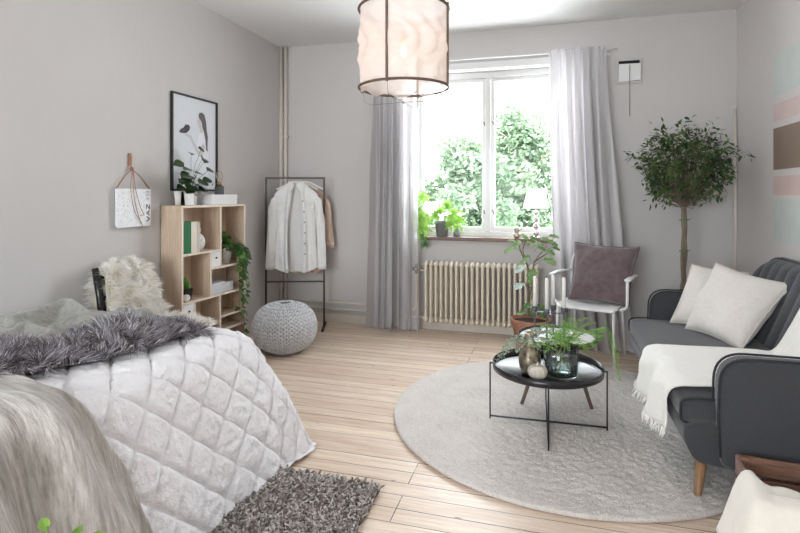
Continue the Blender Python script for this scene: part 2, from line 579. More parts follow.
# window in the back wall
win = thing('window_1', 'white two-sash window with garden trees outside', None)
win['kind'] = 'structure'
fy0, fy1 = YB + .10, YB + .19
m = MB()
fw = .05
m.box(WX0, WX0 + fw, fy0, fy1, WZ0, WZ1); m.box(WX1 - fw, WX1, fy0, fy1, WZ0, WZ1)
m.box(WX0 + fw, WX1 - fw, fy0, fy1, WZ1 - .06, WZ1); m.box(WX0 + fw, WX1 - fw, fy0, fy1, WZ0, WZ0 + .045)
m.box(-.590, -.546, fy0 - .01, fy1, WZ0 + .045, WZ1 - .06)
m.build('window_frame', M['white_paint'], win, smooth=False, bevel=.004)
for k, (a, b) in enumerate(((WX0 + fw, -.590), (-.546, WX1 - fw))):
    m = MB(); sw = .036; z0 = WZ0 + .047; z1 = WZ1 - .062
    a += .003; b -= .003
    m.box(a, a + sw, fy0 + .02, fy0 + .06, z0, z1); m.box(b - sw, b, fy0 + .02, fy0 + .06, z0, z1)
    m.box(a + sw, b - sw, fy0 + .02, fy0 + .06, z1 - sw, z1); m.box(a + sw, b - sw, fy0 + .02, fy0 + .06, z0, z0 + .045)
    s = m.build('sash', M['white_paint'], win, smooth=False, bevel=.004)
    m = MB(); m.box(a + sw, b - sw, fy0 + .038, fy0 + .042, z0 + .045, z1 - sw)
    m.build('pane', M['glass'], s, smooth=False)
    hx = (b - sw / 2) if k == 0 else (a + sw / 2)
    m = MB()
    for hz in (1.15, 2.0):
        m.tube([(hx, fy0 + .018, hz), (hx, fy0 - .004, hz + .005), (hx + .012, fy0 - .012, hz - .03)], .004, 6)
    m.build('window_hook', M['bronze'], s)
# casing moulding above the window and plaster reveal
m = MB(); m.box(WX0 - .07, WX1 + .07, YB - .02, YB, WZ1, WZ1 + .065); m.box(WX0 - .06, WX0, YB - .02, YB, WZ0, WZ1); m.box(WX1, WX1 + .06, YB - .02, YB, WZ0, WZ1)
tag(m.build('trim_2', M['white_paint'], smooth=False, bevel=.004), 'white window casing', kind='structure')
m = MB(); m.box(-1.245, .20, YB - .07, YB + .10, WZ0 - .032, WZ0 + .002)
sill = tag(m.build('window_sill', M['sillw'], smooth=False, bevel=.006), 'dark brown wooden sill under the window', kind='structure')

# window behind the camera: never in view, shaped to give fill light
w2 = thing('fill_window', 'unseen white window behind the camera, sized for fill light', None); w2['kind'] = 'structure'
m = MB(); y0, y1 = YF - .2, YF - .12
for a, b in ((FX0, FX0 + .05), (-.58, -.52), (FX1 - .05, FX1)): m.box(a, b, y0, y1, FZ0, FZ1)
m.box(FX0, FX1, y0, y1, FZ0, FZ0 + .05); m.box(FX0, FX1, y0, y1, FZ1 - .05, FZ1)
m.build('window_frame', M['white_paint'], w2, smooth=False)
m = MB(); m.box(FX0 + .05, FX1 - .05, y0 + .03, y0 + .034, FZ0 + .05, FZ1 - .05)
m.build('pane', M['glass'], w2, smooth=False)

# painted stripes on the right wall
mural = thing('painted_mural', 'pastel mint, pink and brown striped panel painted on the right wall', 'mural', (XR, 3.4, .979))
YM0, YM1 = 2.2, 4.208
m = MB(); m.box(XR - .002, XR, YM0, YM1, .979, 2.268); m.build('background', mat('mural_pale_ground', srgb(216, 211, 208), .7), mural, smooth=False)
for z0, z1, c, nm in ((1.985, 2.268, (204, 210, 206), 'pale mint stripe'), (1.81, 1.929, (216, 196, 192), 'upper pale pink stripe'), (1.477, 1.763, (138, 120, 106), 'dark taupe brown stripe'),
                      (1.303, 1.431, (212, 190, 184), 'lower pale pink stripe'), (.979, 1.275, (204, 210, 206), 'lowest mint stripe')):
    m = MB(); m.box(XR - .004, XR - .002, YM0, YM1, z0, z1)
    o = m.build('stripe', mat('mural_paint', srgb(*c), .7, var=.03, vscale=5), mural, smooth=False); o['label'] = nm

# ventilation hatch with its pull cord
v = thing('vent_hatch', 'small white wall vent with dark slot and pull cord', 'vent', (.668, YB, 2.296))
m = MB(); m.box(.56, .775, YB - .012, YB, 2.275, 2.495); m.build('back_plate', M['wall'], v, smooth=False, bevel=.003)
m = MB(); m.box(.583, .752, YB - .02, YB - .012, 2.30, 2.475); m.build('slot', M['shadow_void'], v, smooth=False)
m = MB(); m.add([(.580, YB - .022, 2.292), (.757, YB - .022, 2.302), (.757, YB - .052, 2.440), (.580, YB - .052, 2.440), (.580, YB - .028, 2.292), (.757, YB - .028, 2.302), (.757, YB - .06, 2.440), (.580, YB - .06, 2.440)],
              [(0, 1, 2, 3), (4, 7, 6, 5), (0, 4, 5, 1), (1, 5, 6, 2), (2, 6, 7, 3), (3, 7, 4, 0)])
m.build('flap', M['white_paint'], v, smooth=False)
m = MB(); m.tube([(.668, YB - .06, 2.43), (.668, YB - .05, 2.3), (.668, YB - .05, 1.985)], .0025, 6); m.build('pull_cord', M['black'], v)

# heating pipes
for x, l in ((-2.708, 'cream vertical heating pipe nearest the left corner'), (-2.655, 'second cream vertical heating pipe from the left corner')):
    m = MB(); m.tube([(x, YB - .035, 0), (x, YB - .035, H)], .018, 14)
    for z in (.9, 1.9): m.box(x - .023, x + .023, YB - .04, YB, z, z + .02)
    tag(m.build('heating_pipe', M['trim']), l, 'pipe')
for z, l in ((.205, 'upper of two cream pipes running low along the back wall'), (.14, 'lower of two cream pipes running low along the back wall')):
    m = MB(); m.tube([(-2.63, YB - .03, z), (-1.34, YB - .03, z)], .012, 12)
    tag(m.build('heating_pipe', M['trim']), l, 'pipe')

# ------------------------------------------------------------------ radiator
rad = thing('radiator', 'ivory ribbed column radiator under the window', 'radiator', (-.616, YB - .11, .08))
secm = MB()
for dy in (-.045, .045):
    secm.tube([(0, dy, .04), (0, dy, .09), (0, dy, .52), (0, dy, .57)], [.014, .0125, .0125, .014], 8)
secm.ball((0, 0, .045), (.0235, .068, .034), 10, 8)
secm.ball((0, 0, .565), (.0235, .068, .034), 10, 8)
sec = secm.build('section', M['radiator'], rad, local=True)
nsec = 22; pitch = 1.065 / nsec
for k in range(nsec):
    c = sec if k == 0 else sec.copy()
    if k:
        sc.collection.objects.link(c); c.parent = rad
    c.location = ((k - (nsec - 1) / 2) * pitch, 0, 0)
m = MB()
m.tube([(-.555, 0, .045), (.555, 0, .045)], .013, 10); m.tube([(-.555, 0, .565), (.555, 0, .565)], .013, 10)
m.build('connecting_tube', M['radiator'], rad, local=True)
for x in (-.45, .45):
    m = MB(); m.box(x - .012, x + .012, .03, .108, .02, .045); m.build('wall_bracket', M['radiator'], rad, local=True, smooth=False)
vx = -.60
m = MB(); m.tube(smooth_path([(-.52, 0, .5), (vx, 0, .5), (vx - .01, 0, .48), (vx - .01, 0, .20), (vx - .02, 0, .135), (vx - .12, 0, .12)], 6), .009, 8)
m.build('supply_pipe', M['radiator'], rad, local=True)
m = MB(); m.tube([(-.52, 0, .06), (vx - .12, 0, .05)], .009, 8); m.build('return_pipe', M['radiator'], rad, local=True)
m = MB(); m.tube([(vx - .045, 0, .515), (vx + .03, 0, .515)], .016, 12); m.tube([(vx - .01, 0, .47), (vx - .01, 0, .56)], [.013, .017, ][0], 10); m.ball((vx - .01, -.02, .515), .018)
m.build('valve', M['chrome'], rad, local=True)


# ------------------------------------------------------------------ curtains
def curtain(name, label, xt0, xt1, xb0, xb1, ztop, folds, seed, lean=0.0, puddle=.03, ycen=4.81):
    t = thing(name, label, 'curtain', ((xb0 + xb1) / 2, ycen, 0), group=None)
    NU, NV = 150, 70
    rnd = random.Random(seed)
    ph = [rnd.uniform(0, 6) for _ in range(4)]

    def f(u, v):
        z = ztop * (1 - v)
        k = v ** 1.4
        x0 = xt0 + (xb0 - xt0) * k; x1 = xt1 + (xb1 - xt1) * k
        uu = u + .015 * math.sin(v * 5 + ph[0] + u * 9)
        x = x0 + (x1 - x0) * uu
        a = uu * folds * 2 * PI
        amp = .026 + .030 * sm(0, .4, v)
        a += .9 * math.sin(uu * 7 + ph[3]) + .5 * math.sin(uu * 17 + ph[2])
        y = amp * (1 + .45 * math.sin(uu * 11 + ph[0])) * math.sin(a + 1.2 * math.sin(v * 2.4 + ph[1])) + .014 * math.sin(a * .47 + ph[2] + v * 3) + .006 * math.sin(a * 2.1 + ph[3] + v * 7)
        # pleats pinched near the top, loose heading above
        if v < .06: y += .006 * math.sin(a * 3)
        x += .014 * math.cos(a + v * 2) * (.4 + v)
        if v > .95:
            y -= lean * (v - .95) * 20 * .02
            z = max(.006 + .012 * (.5 + .5 * math.sin(a * 1.3)), z)
            y -= puddle * (v - .95) * 20 * (.6 + .4 * math.sin(a * .7 + 1))
        return (x, ycen + y - lean * v * .06, z)
    m = MB(); m.grid(f, NU, NV)
    o = m.build('fabric', M['curtain'], t)
    for k in range(folds):
        u = (k + .5) / folds
        x = xt0 + (xt1 - xt0) * u
        m = MB(); m.tube([(x, ycen, ztop - .03), (x, ycen + .012, ztop - .005), (x, ycen + .012, ztop - .015)], .0025, 5)
        m.build('curtain_hook', M['whitem'], t)
    return t


m = MB(); m.tube([(-1.76, 4.835, 2.562), (.56, 4.835, 2.562)], .006, 8)
rod = thing('curtain_rod', 'thin white rod carrying both curtains', 'curtain rod', (-.6, YB, 2.5))
m.build('rod', M['whitem'], rod)
for x in (-1.70, .50):
    m = MB(); m.bar((x, 4.835, 2.562), (x, YB, 2.562), .012); m.box(x - .015, x + .015, YB - .006, YB, 2.54, 2.585)
    m.build('bracket', M['whitem'], rod, smooth=False)
curtain('linen_curtain', 'grey linen curtain left of the window, beside the pipes', -1.655, -1.215, -1.69, -1.19, 2.585, 6, 3, puddle=.035)
curtain('linen_curtain', 'grey linen curtain right of the window, behind the white chair', -.02, .475, .06, .665, 2.585, 7, 8, lean=1.6, puddle=.05)

# ------------------------------------------------------------------ outside
def leaf_cloud(m, c, rad, n, size, rnd, hollow=.45, flat=1.0):
    for _ in range(n):
        while True:
            p = Vector((rnd.uniform(-1, 1), rnd.uniform(-1, 1), rnd.uniform(-1, 1)))
            if hollow < p.length < 1: break
        q = Vector((c[0] + p.x * rad[0], c[1] + p.y * rad[1], c[2] + p.z * rad[2]))
        a = Vector((rnd.gauss(0, 1), rnd.gauss(0, 1), rnd.gauss(0, .6) - .2)).normalized()
        b = a.orthogonal().normalized(); b = Matrix.Rotation(rnd.uniform(0, 6.28), 3, a) @ b
        s = size * rnd.uniform(.6, 1.2)
        m.add([q, q + a * s * .5 + b * s * .28, q + a * s, q + a * s * .5 - b * s * .28], [(0, 1, 2, 3)])


rnd = random.Random(5)
for cx, cy_, zc, rr, hh, lab in ((-1.75, 11.2, .95, 1.0, 1.6, 'pale green garden tree seen through the left pane'), (-.65, 12.6, 1.35, 1.45, 2.05, 'taller pale green garden tree seen through the right pane')):
    t = thing('garden_tree', lab, 'tree', (cx, cy_, -3), group='trees outside the window')
    m = MB(); m.tube([(cx, cy_, -3), (cx + .05, cy_, -1), (cx, cy_, zc + .6)], [.13, .1, .04], 10)
    for k in range(9):
        a = k * 2.4
        m.tube([(cx, cy_, zc - .9 + k * .16), (cx + math.cos(a) * rr * .4, cy_ + math.sin(a) * rr * .4, zc - .3 + k * .22), (cx + math.cos(a) * rr * .8, cy_ + math.sin(a) * rr * .8, zc + k * .2)], [.035, .02, .008], 6)
    m.build('trunk', M['barkm'], t)
    m = MB()
    for k in range(26):
        a = k * 2.399; q = (k + .5) / 26
        r_ = rr * math.sqrt(1 - (2 * q - 1) ** 2) * (.72 if k % 2 else .25)
        leaf_cloud(m, (cx + math.cos(a) * r_, cy_ + math.sin(a) * r_ * .8, zc + (2 * q - 1) * hh * .85), (rr * .40, rr * .40, hh * .20), 460, .15, rnd, .1)
    m.build('foliage', M['outleaf'], t, smooth=False)
g = thing('balcony_railing', 'white garden railing outside the left pane', 'railing', (-1.62, 8.0, -3))
m = MB()
for k in range(3): m.box(-1.9 + k * .28 - .02, -1.9 + k * .28 + .02, 7.98, 8.02, -3, .98)
m.build('post', M['whitem'], g, smooth=False)
m = MB(); m.box(-1.92, -1.32, 7.975, 8.025, .98, 1.01); m.build('top_rail', M['whitem'], g, smooth=False)
b = thing('apartment_building', 'faint pale apartment block beyond the garden trees', 'building', (-2.5, 31, -6))
m = MB(); m.box(-12, 6, 30, 38, -6, 5.2); m.build('wall', mat('pale_render', srgb(205, 204, 200), .8), b, smooth=False)
m = MB(); m.prism([(-12.5, 5.2), (6.5, 5.2), (5.5, 6.4), (-11.5, 6.4)], 29.6, 38.4); m.build('roof', mat('pale_roof', srgb(178, 172, 166), .8), b, smooth=False)
for k in range(5):
    for z in (-.5, 2.2):
        x = -9 + k * 3
        m = MB(); m.box(x, x + 1.2, 29.95, 30.02, z, z + 1.5); w_ = m.build('window', M['whitem'], b, smooth=False)
        m = MB(); m.box(x + .08, x + 1.12, 29.93, 29.95, z + .08, z + 1.42); m.build('pane', mat('far_glass', srgb(150, 156, 160), .2), w_, smooth=False)

# ================================================================== rugs
RC = (.086, 3.22); RR = 1.003
m = MB()
NR, NA = 150, 420
def rugf(u, v):
    a = u * 2 * PI
    rr = RR * (1 + .004 * nz(math.cos(a) * 9, math.sin(a) * 9, 2))
    # v: 0 bottom edge -> side -> top edge -> centre
    if v < .03: r = rr - .008 * (1 - v / .03); z = .001 + .006 * v / .03
    elif v < .1:
        t = (v - .03) / .07; r = rr + .006 * math.sin(t * PI) - .012 * t; z = .007 + .018 * math.sin(t * PI / 2)
    else:
        t = (v - .1) / .9; r = (rr - .012) * (1 - t); z = .025
        x = math.cos(a) * r; y = math.sin(a) * r
        z += .006 * nz(x * 30, y * 30, 1) + .006 * nz(x * 75, y * 75, 4) + .004 * nz(x * 6, y * 6)
    return (RC[0] + math.cos(a) * r, RC[1] + math.sin(a) * r, z)
m.grid(rugf, NA, NR, closed_u=True)
rugm, nt, b_ = new_mat('greige_shag_wool')
v_ = mapped(nt)
n_ = noise_tex(nt, v_, 120, 4, .7)
n2_ = noise_tex(nt, v_, 5, 3)
mx = nt.nodes.new('ShaderNodeMix'); mx.data_type = 'FLOAT'; mx.inputs[0].default_value = .25
nt.links.new(n_.outputs[0], mx.inputs[2]); nt.links.new(n2_.outputs[0], mx.inputs[3])
nt.links.new(ramp(nt, mx.outputs[0], [(.32, srgb(196, 187, 179)), (.5, srgb(237, 229, 223)), (.7, srgb(248, 242, 238))]), b_.inputs['Base Color'])
b_.inputs['Roughness'].default_value = 1; b_.inputs['Sheen Weight'].default_value = .3; b_.inputs['Specular IOR Level'].default_value = .1
add_bump(nt, b_, n_.outputs[0], 1.0, .012)
tag(m.build('round_rug', rugm), 'large round pale greige pile rug under the coffee table', 'rug')


def strips(m, n, region, rnd, h, w, curl, base=0.0, mi=lambda r: 0):
    """upright felt-like strips standing on a mat"""
    for _ in range(n):
        x, y = region(rnd)
        a = rnd.uniform(0, 2 * PI); hh = h * rnd.uniform(.7, 1.25); ww = w * rnd.uniform(.7, 1.3)
        lean = Vector((rnd.gauss(0, curl), rnd.gauss(0, curl), 0))
        s = Vector((math.cos(a) * ww / 2, math.sin(a) * ww / 2, 0)); t = Vector((-math.sin(a), math.cos(a), 0)) * .0025
        vs = []
        for k in range(4):
            q = k / 3
            c = Vector((x, y, base)) + Vector((0, 0, hh * (q - .25 * q * q))) + lean * q * q
            s2 = Matrix.Rotation(q * rnd.gauss(0, .5), 3, 'Z') @ s * (1 - .25 * q)
            vs += [c - s2 - t, c + s2 - t, c + s2 + t, c - s2 + t]
        fs = []
        for k in range(3):
            o = k * 4
            fs += [(o, o + 1, o + 5, o + 4), (o + 1, o + 2, o + 6, o + 5), (o + 2, o + 3, o + 7, o + 6), (o + 3, o, o + 4, o + 7)]
        fs.append((12, 13, 14, 15))
        m.add(vs, fs, mi(rnd))


rnd = random.Random(11)
rx0, rx1, ry0, ry1 = -1.38, -.72, 1.20, 2.19
sh = thing('shaggy_rug', 'dark grey-brown rug of chunky felt tufts beside the bed', 'rug', ((rx0 + rx1) / 2, (ry0 + ry1) / 2, 0))
m = MB(); m.box(rx0, rx1, ry0, ry1, 0, .008); m.build('backing', mat('rug_backing', srgb(92, 84, 78), .95), sh, smooth=False)
m = MB()
strips(m, 9500, lambda r: (r.uniform(rx0, rx1), r.uniform(ry0, ry1)), rnd, .036, .013, .014, .006, lambda r: r.randrange(3))
pile = m.build('pile', [mat('felt_grey', srgb(156, 147, 141), .95), mat('felt_taupe', srgb(188, 181, 176), .95), mat('felt_dark', srgb(114, 105, 99), .95)], sh)
pile['kind'] = 'stuff'

# ================================================================== bed
BX, BY, BT = -1.53, 2.255, .655      # core edge x, core far edge y, top height
BY0 = .20
SK = .77


def skirt_profile(s):
    """arc length from the mattress edge -> (outward, drop)"""
    d = z = 0.0
    n = 14; ds = s / n
    for i in range(n):
        q = (i + .5) * ds
        th = R(70) * sm(-.05, .20, q) + R(3) * sm(.2, .6, q)
        d += math.cos(th) * ds; z += math.sin(th) * ds
    return d, z


_prof = [skirt_profile(i * SK / 60) for i in range(61)]


def prof(s):
    q = min(max(s, 0) / SK * 60, 59.999); i = int(q); t = q - i
    a, b = _prof[i], _prof[i + 1]
    return a[0] + (b[0] - a[0]) * t, a[1] + (b[1] - a[1]) * t


def bed_surf(fx, fy, off=0.0):
    ox = max(0, fx - BX); oy = max(0, fy - BY)
    cx = min(fx, BX); cy = min(fy, BY)
    dome = .012 * math.sin(PI * min(1, max(0, (cx - XL) / (BX - XL)))) + .008 * nz(fx * 2.2, fy * 2.2)
    dome -= .035 * sm(.3, 0, BX - cx) * .5 + .035 * sm(.3, 0, BY - cy) * .5
    s = max(ox, oy)
    if s <= 0: return Vector((cx, cy, BT + dome + off))
    h = math.hypot(ox, oy); dx, dy = ox / h, oy / h
    d, z = prof(s)
    c = abs(2 * dx * dy)
    k = sm(0, .45, s)
    d *= 1 + (.45 * c * k)
    d += k * .016 * math.sin(fy * 9 + 1.0) * dx * (1 - c)
    d += k * .012 * math.sin(fx * 11) * dy * (1 - c)
    zz = BT + dome - z * (1 - .03 * c * k)
    ang = math.atan2(z, max(d, .05))
    return Vector((cx + dx * (d + off * math.sin(ang)), cy + dy * (d * (1 - .5 * dy) + off * math.sin(ang)), max(.016 + .012 * c + .3 * off, zz + off * math.cos(ang))))


def quilt_puff(fx, fy):
    p = .137
    a = (fx + fy) / p / 1.0; b_ = (fx - fy) / p / 1.0
    q = abs(math.sin(PI * a / 1.4142) * math.sin(PI * b_ / 1.4142))
    return 1 - math.exp(-q / .16)


bed = thing('bed', 'bed hidden under the white quilt against the left wall', 'bed', ((XL + .06 + BX) / 2, 1.0, 0))
m = MB(); m.box(XL + .03, BX - .02, BY0 + .02, BY - .02, .30, BT - .06); m.build('mattress', mat('mattress_ticking', srgb(215, 212, 206), .9), bed, smooth=False, bevel=.05, seg=4)
m = MB(); m.box(XL + .03, BX - .02, BY0 + .02, BY - .02, .14, .298); m.build('bed_base', M['linen'], bed, smooth=False, bevel=.01)
for x in (XL + .10, BX - .10):
    for y in (BY0 + .1, BY - .1):
        m = MB(); m.lathe([(.022, 0), (.03, .14)], (x, y, 0), 12); m.build('leg', M['oak'], bed)


def qf(u, v):
    fx = XL + .02 + (BX + SK - XL - .02) * u
    fy = BY0 + (BY + SK - BY0) * v
    pf = quilt_puff(fx, fy)
    w = .005 * nz(fx * 30, fy * 12, 1) + .004 * nz((fx + fy) * 50, (fx - fy) * 12, 3)
    return bed_surf(fx, fy,   .002 + .019 * pf + w * pf)


m = MB(); m.grid(qf, 320, 380)
quilt = tag(m.build('quilt', M['quilt'], solid=.006, offset=-1), 'white diamond-quilted bedspread hanging over the corner of the bed', 'bedspread')


# beige brushed throw hanging over the near side of the bed
def tf(u, v):
    fx = -2.42 + (BX + SK - .03 + 2.42) * u
    e0 = .42; e1 = 1.345 + .05 * math.sin(fx * 5) + .02 * nz(fx * 7) - .03 * sm(-1.8, -2.4, fx)
    fy = e0 + (e1 - e0) * v
    k = sm(-1.7, -1.3, fx)
    fold = (.020 + .024 * k) * math.sin(fy * 22 + 2.2 * math.sin(fx * 2.5)) + .014 * math.sin(fy * 41 + fx * 3 + 1) * k
    fold += .010 * nz(fx * 5, fy * 22, 2) + .004 * nz(fx * 14, fy * 60, 5)
    edge = min(v, 1 - v, u + .02, 1 - u + .05) 
    return bed_surf(fx, fy, max(.032, .060 + fold * sm(0, .12, edge + .02)))


beige, nt, b_ = new_mat('brushed_beige_wool')
v_ = mapped(nt, (.5, 4.5, .5))
n_ = noise_tex(nt, v_, 22, 5, .7)
n2_ = noise_tex(nt, mapped(nt, (.6, 3.5, .6)), 4, 2)
mx = nt.nodes.new('ShaderNodeMix'); mx.data_type = 'FLOAT'; mx.inputs[0].default_value = .4
nt.links.new(n_.outputs[0], mx.inputs[2]); nt.links.new(n2_.outputs[0], mx.inputs[3])
nt.links.new(ramp(nt, mx.outputs[0], [(.36, srgb(146, 138, 130)), (.5, srgb(192, 186, 180)), (.62, srgb(222, 219, 215))]), b_.inputs['Base Color'])
b_.inputs['Roughness'].default_value = 1; b_.inputs['Sheen Weight'].default_value = .5
add_bump(nt, b_, n_.outputs[0], .9, .01)
m = MB(); m.grid(tf, 150, 130)
tag(m.build('wool_throw', beige, solid=.010, offset=-1), 'brushed beige wool throw spread over the near side of the bed', 'throw')

# grey long-haired sheepskin lying in a band across the bed
sk = [(-2.16, .84), (-1.98, 1.12), (-1.86, 1.35), (-1.745, 1.60), (-1.67, 1.84), (-1.625, 2.10)]
skp = smooth_path([(x, y, 0) for x, y in sk], 10)

# grey-green blanket rumpled at the far left of the bed
def at_z(px, py, z):
    r_ = ray(px, py); t = (z - EYE) / r_[2]
    return (r_[0] * t, r_[1] * t)


FOLDS = []      # soft folds of the blanket: polyline, half width, height
for pts_, w_, h_ in (([(10, 327), (40, 316), (66, 309), (86, 318)], .050, .085), ([(0, 341), (26, 331), (48, 338), (62, 347)], .042, .070), ([(40, 350), (58, 338), (84, 328), (112, 322), (150, 319)], .034, .075),
                     ([(112, 320), (128, 312), (142, 320)], .045, .070), ([(0, 356), (30, 352), (60, 356)], .035, .045), ([(150, 322), (176, 318)], .04, .05), ([(66, 310), (100, 316)], .03, .03), ([(0, 331), (20, 334), (44, 326)], .022, .05), ([(20, 345), (52, 341), (70, 335)], .022, .05), ([(85, 338), (118, 330), (140, 326)], .022, .045), ([(92, 322), (104, 316), (120, 316)], .022, .05)):
    FOLDS.append(([Vector(at_z(x, y, .72)) for x, y in pts_], w_, h_))


def folds_h(x, y):
    p = Vector((x, y)); tot = 0
    for pts_, w_, h_ in FOLDS:
        best = 9; 
        for a, b in zip(pts_, pts_[1:]):
            t = max(0, min(1, (p - a).dot(b - a) / (b - a).length_squared))
            best = min(best, (p - (a + (b - a) * t)).length)
        tot = max(tot, h_ * 1.0 * math.exp(-(best / w_) ** 1.45)) + .25 * min(tot, h_ * 1.0 * math.exp(-(best / w_) ** 1.45))
    return tot


def bf(u, v):
    x0 = XL + .035
    q = v * (len(skp) - 1); i = min(int(q), len(skp) - 2); c = skp[i].lerp(skp[i + 1], q - i)
    y0_, y1_ = .84, 2.40
    y = y0_ + (y1_ - y0_) * v
    # right edge follows the fur
    ks = min(range(len(skp)), key=lambda k: abs(skp[k].y - y)); x1 = skp[ks].x - .02 - .20 * sm(2.1, 2.4, y)
    x = x0 + (x1 - x0) * u
    y += .02 * math.sin(x * 6)
    z = BT + .030 + folds_h(x, y) + .010 * nz(x * 5, y * 5, 2) + .003 * nz(x * 16, y * 16, 2)
    e = min(u + .3, 1 - u, v, 1 - v)
    z -= .014 * (1 - sm(0, .05, e))
    if y > BY: z -= .35 * (y - BY)
    return (x, y, z)


m = MB(); m.grid(bf, 120, 190)
tag(m.build('wool_blanket', M['greenwool'], solid=.010, offset=-1), 'rumpled grey-green wool blanket on the far end of the bed', 'blanket')


def fur(m, roots, ups, length, width, rnd, lean=.5, mi=lambda p: 0, nseg=3, clump=9.0, down=.25, seed=0, curl=.25):
    for p, n in zip(roots, ups):
        p = Vector(p); n = Vector(n)
        f = Vector((nz(p.x * clump, p.y * clump, p.z * clump + seed), nz(p.x * clump + 31, p.y * clump, p.z * clump + seed), nz(p.x * clump, p.y * clump + 57, p.z * clump + seed)))
        d = (n + f * lean * 2.2 + Vector((rnd.gauss(0, .22), rnd.gauss(0, .22), rnd.gauss(0, .16)))).normalized()
        L = length * rnd.uniform(.6, 1.15)
        side = d.cross(Vector((rnd.gauss(0, 1), rnd.gauss(0, 1), rnd.gauss(0, 1)))).normalized()
        bend = (f + Vector((rnd.gauss(0, curl), rnd.gauss(0, curl), -down))) * L * .6
        vs = []
        for k in range(nseg):
            q = k / nseg
            c = p + d * (L * q) + bend * q * q
            w = width * (1 - .65 * q)
            vs += [c - side * w / 2, c + side * w / 2]
        vs.append(p + d * L + bend)
        fs = [(2 * k, 2 * k + 1, 2 * k + 3, 2 * k + 2) for k in range(nseg - 1)] + [(2 * nseg - 2, 2 * nseg - 1, 2 * nseg)]
        m.add(vs, fs, mi(p))


skw = lambda t: .125 * (.75 + .3 * math.sin(PI * min(1, t * 1.05)) + .08 * math.sin(t * 19))


def skin_pt(t, w):
    q = t * (len(skp) - 1); i = min(int(q), len(skp) - 2); c = skp[i].lerp(skp[i + 1], q - i)
    d = (skp[i + 1] - skp[i]).normalized(); n = Vector((d.y, -d.x, 0))
    ww = skw(t) * w
    p = c + n * ww
    base = bed_surf(p.x, p.y, .030).z
    hump = .055 * math.sqrt(max(0, 1 - w * w)) * (.75 + .35 * math.sin(t * 17 + 1)) * sm(0, .06, t) * sm(1, .92, t)
    return Vector((p.x, p.y, base + hump + (.03 * sm(.2, -1, w) if t < .8 else .0)))


sheep = thing('sheepskin', 'purple-grey long-haired sheepskin lying across the quilted bed', 'sheepskin', (-2.0, 1.6, BT))
m = MB(); m.grid(lambda u, v: skin_pt(v, (u * 2 - 1) * .93), 26, 80)
m.build('hide', mat('grey_hide', srgb(112, 106, 108), .95), sheep, solid=.008)
rnd = random.Random(21)
roots = []; ups = []
for _ in range(26000):
    t = rnd.random(); w = rnd.uniform(-1, 1) 
    p = skin_pt(t, w * .95)
    roots.append(p); d = skp[min(int(t * (len(skp) - 1)), len(skp) - 2)]
    q = t * (len(skp) - 1); i = min(int(q), len(skp) - 2); dd = (skp[i + 1] - skp[i]).normalized(); n = Vector((dd.y, -dd.x, 0))
    ups.append((n * w * 1.0 + Vector((0, 0, .75)) + dd * (.9 * sm(.85, 1, t))).normalized())
m = MB()
fur(m, roots, ups, .055, .0035, rnd, .55, lambda p: rnd.choice((0, 1, 1, 2, 3)), clump=16, seed=3)
o = m.build('fleece', [mat('fleece_dark', srgb(92, 84, 90), .9), mat('fleece_grey', srgb(164, 159, 163), .9), mat('fleece_light', srgb(214, 211, 215), .9), mat('fleece_mauve', srgb(126, 112, 124), .9)], sheep)
o['kind'] = 'stuff'

# ================================================================== black chair with a white sheepskin
ch = thing('wooden_chair', 'black-painted wooden chair by the left wall, draped in white sheepskin', 'chair', (-2.39, 2.70, 0), R(2))
CT = world_of(ch)
def L(*a): return Vector(a)
seatw = .42
m = MB(); m.box(-.16, .22, -.21, .21, .43, .46); m.build('seat', M['blackgloss'], ch, local=True, smooth=False, bevel=.012)
for sx, sy in ((.19, -.18), (.19, .18)):
    m = MB(); m.tube([(sx, sy, .43), (sx + .02, sy * 1.06, 0)], [.018, .013], 12); m.build('leg', M['blackgloss'], ch, local=True)
for sy in (-.19, .19):
    m = MB(); m.tube([(-.19, sy, 0), (-.155, sy, .44), (-.20, sy, .70), (-.235, sy, .865)], [.018, .024, .022, .019], 12); m.build('back_leg', M['blackgloss'], ch, local=True)
for z, x in ((.82, -.225), (.68, -.19)):
    m = MB(); m.bar((x, -.19, z), (x, .19, z), .016, .05 if z > .75 else .03); m.build('back_rail', M['blackgloss'], ch, local=True, smooth=False, bevel=.005)
m = MB(); m.box(-.15, .20, -.19, -.17, .39, .43); m.box(-.15, .20, .17, .19, .39, .43); m.box(.18, .20, -.19, .19, .39, .43)
m.build('apron', M['blackgloss'], ch, local=True, smooth=False)
# white sheepskin: over the backrest and down onto the seat
ws = thing('sheepskin', 'fluffy white sheepskin draped over the black chair', 'sheepskin', (-2.39, 2.70, .47), R(2))


def wsp(u, v):
    y = (u * 2 - 1) * (.185 + .035 * sm(.1, .5, v) + .015 * math.sin(v * 14)) + .035
    path = [(-.265, .62), (-.275, .74), (-.250, .875), (-.205, .860), (-.165, .71), (-.125, .56), (-.07, .495), (.05, .488), (.20, .486), (.285, .450)]
    q = v * (len(path) - 1); i = min(int(q), len(path) - 2); t = q - i
    x = path[i][0] + (path[i + 1][0] - path[i][0]) * t; z = path[i][1] + (path[i + 1][1] - path[i][1]) * t
    return Vector((x + .012 * math.sin(u * 7 + v * 5), y, z - .47 - .05 * (2 * u - 1) ** 2 * (v < .55)))


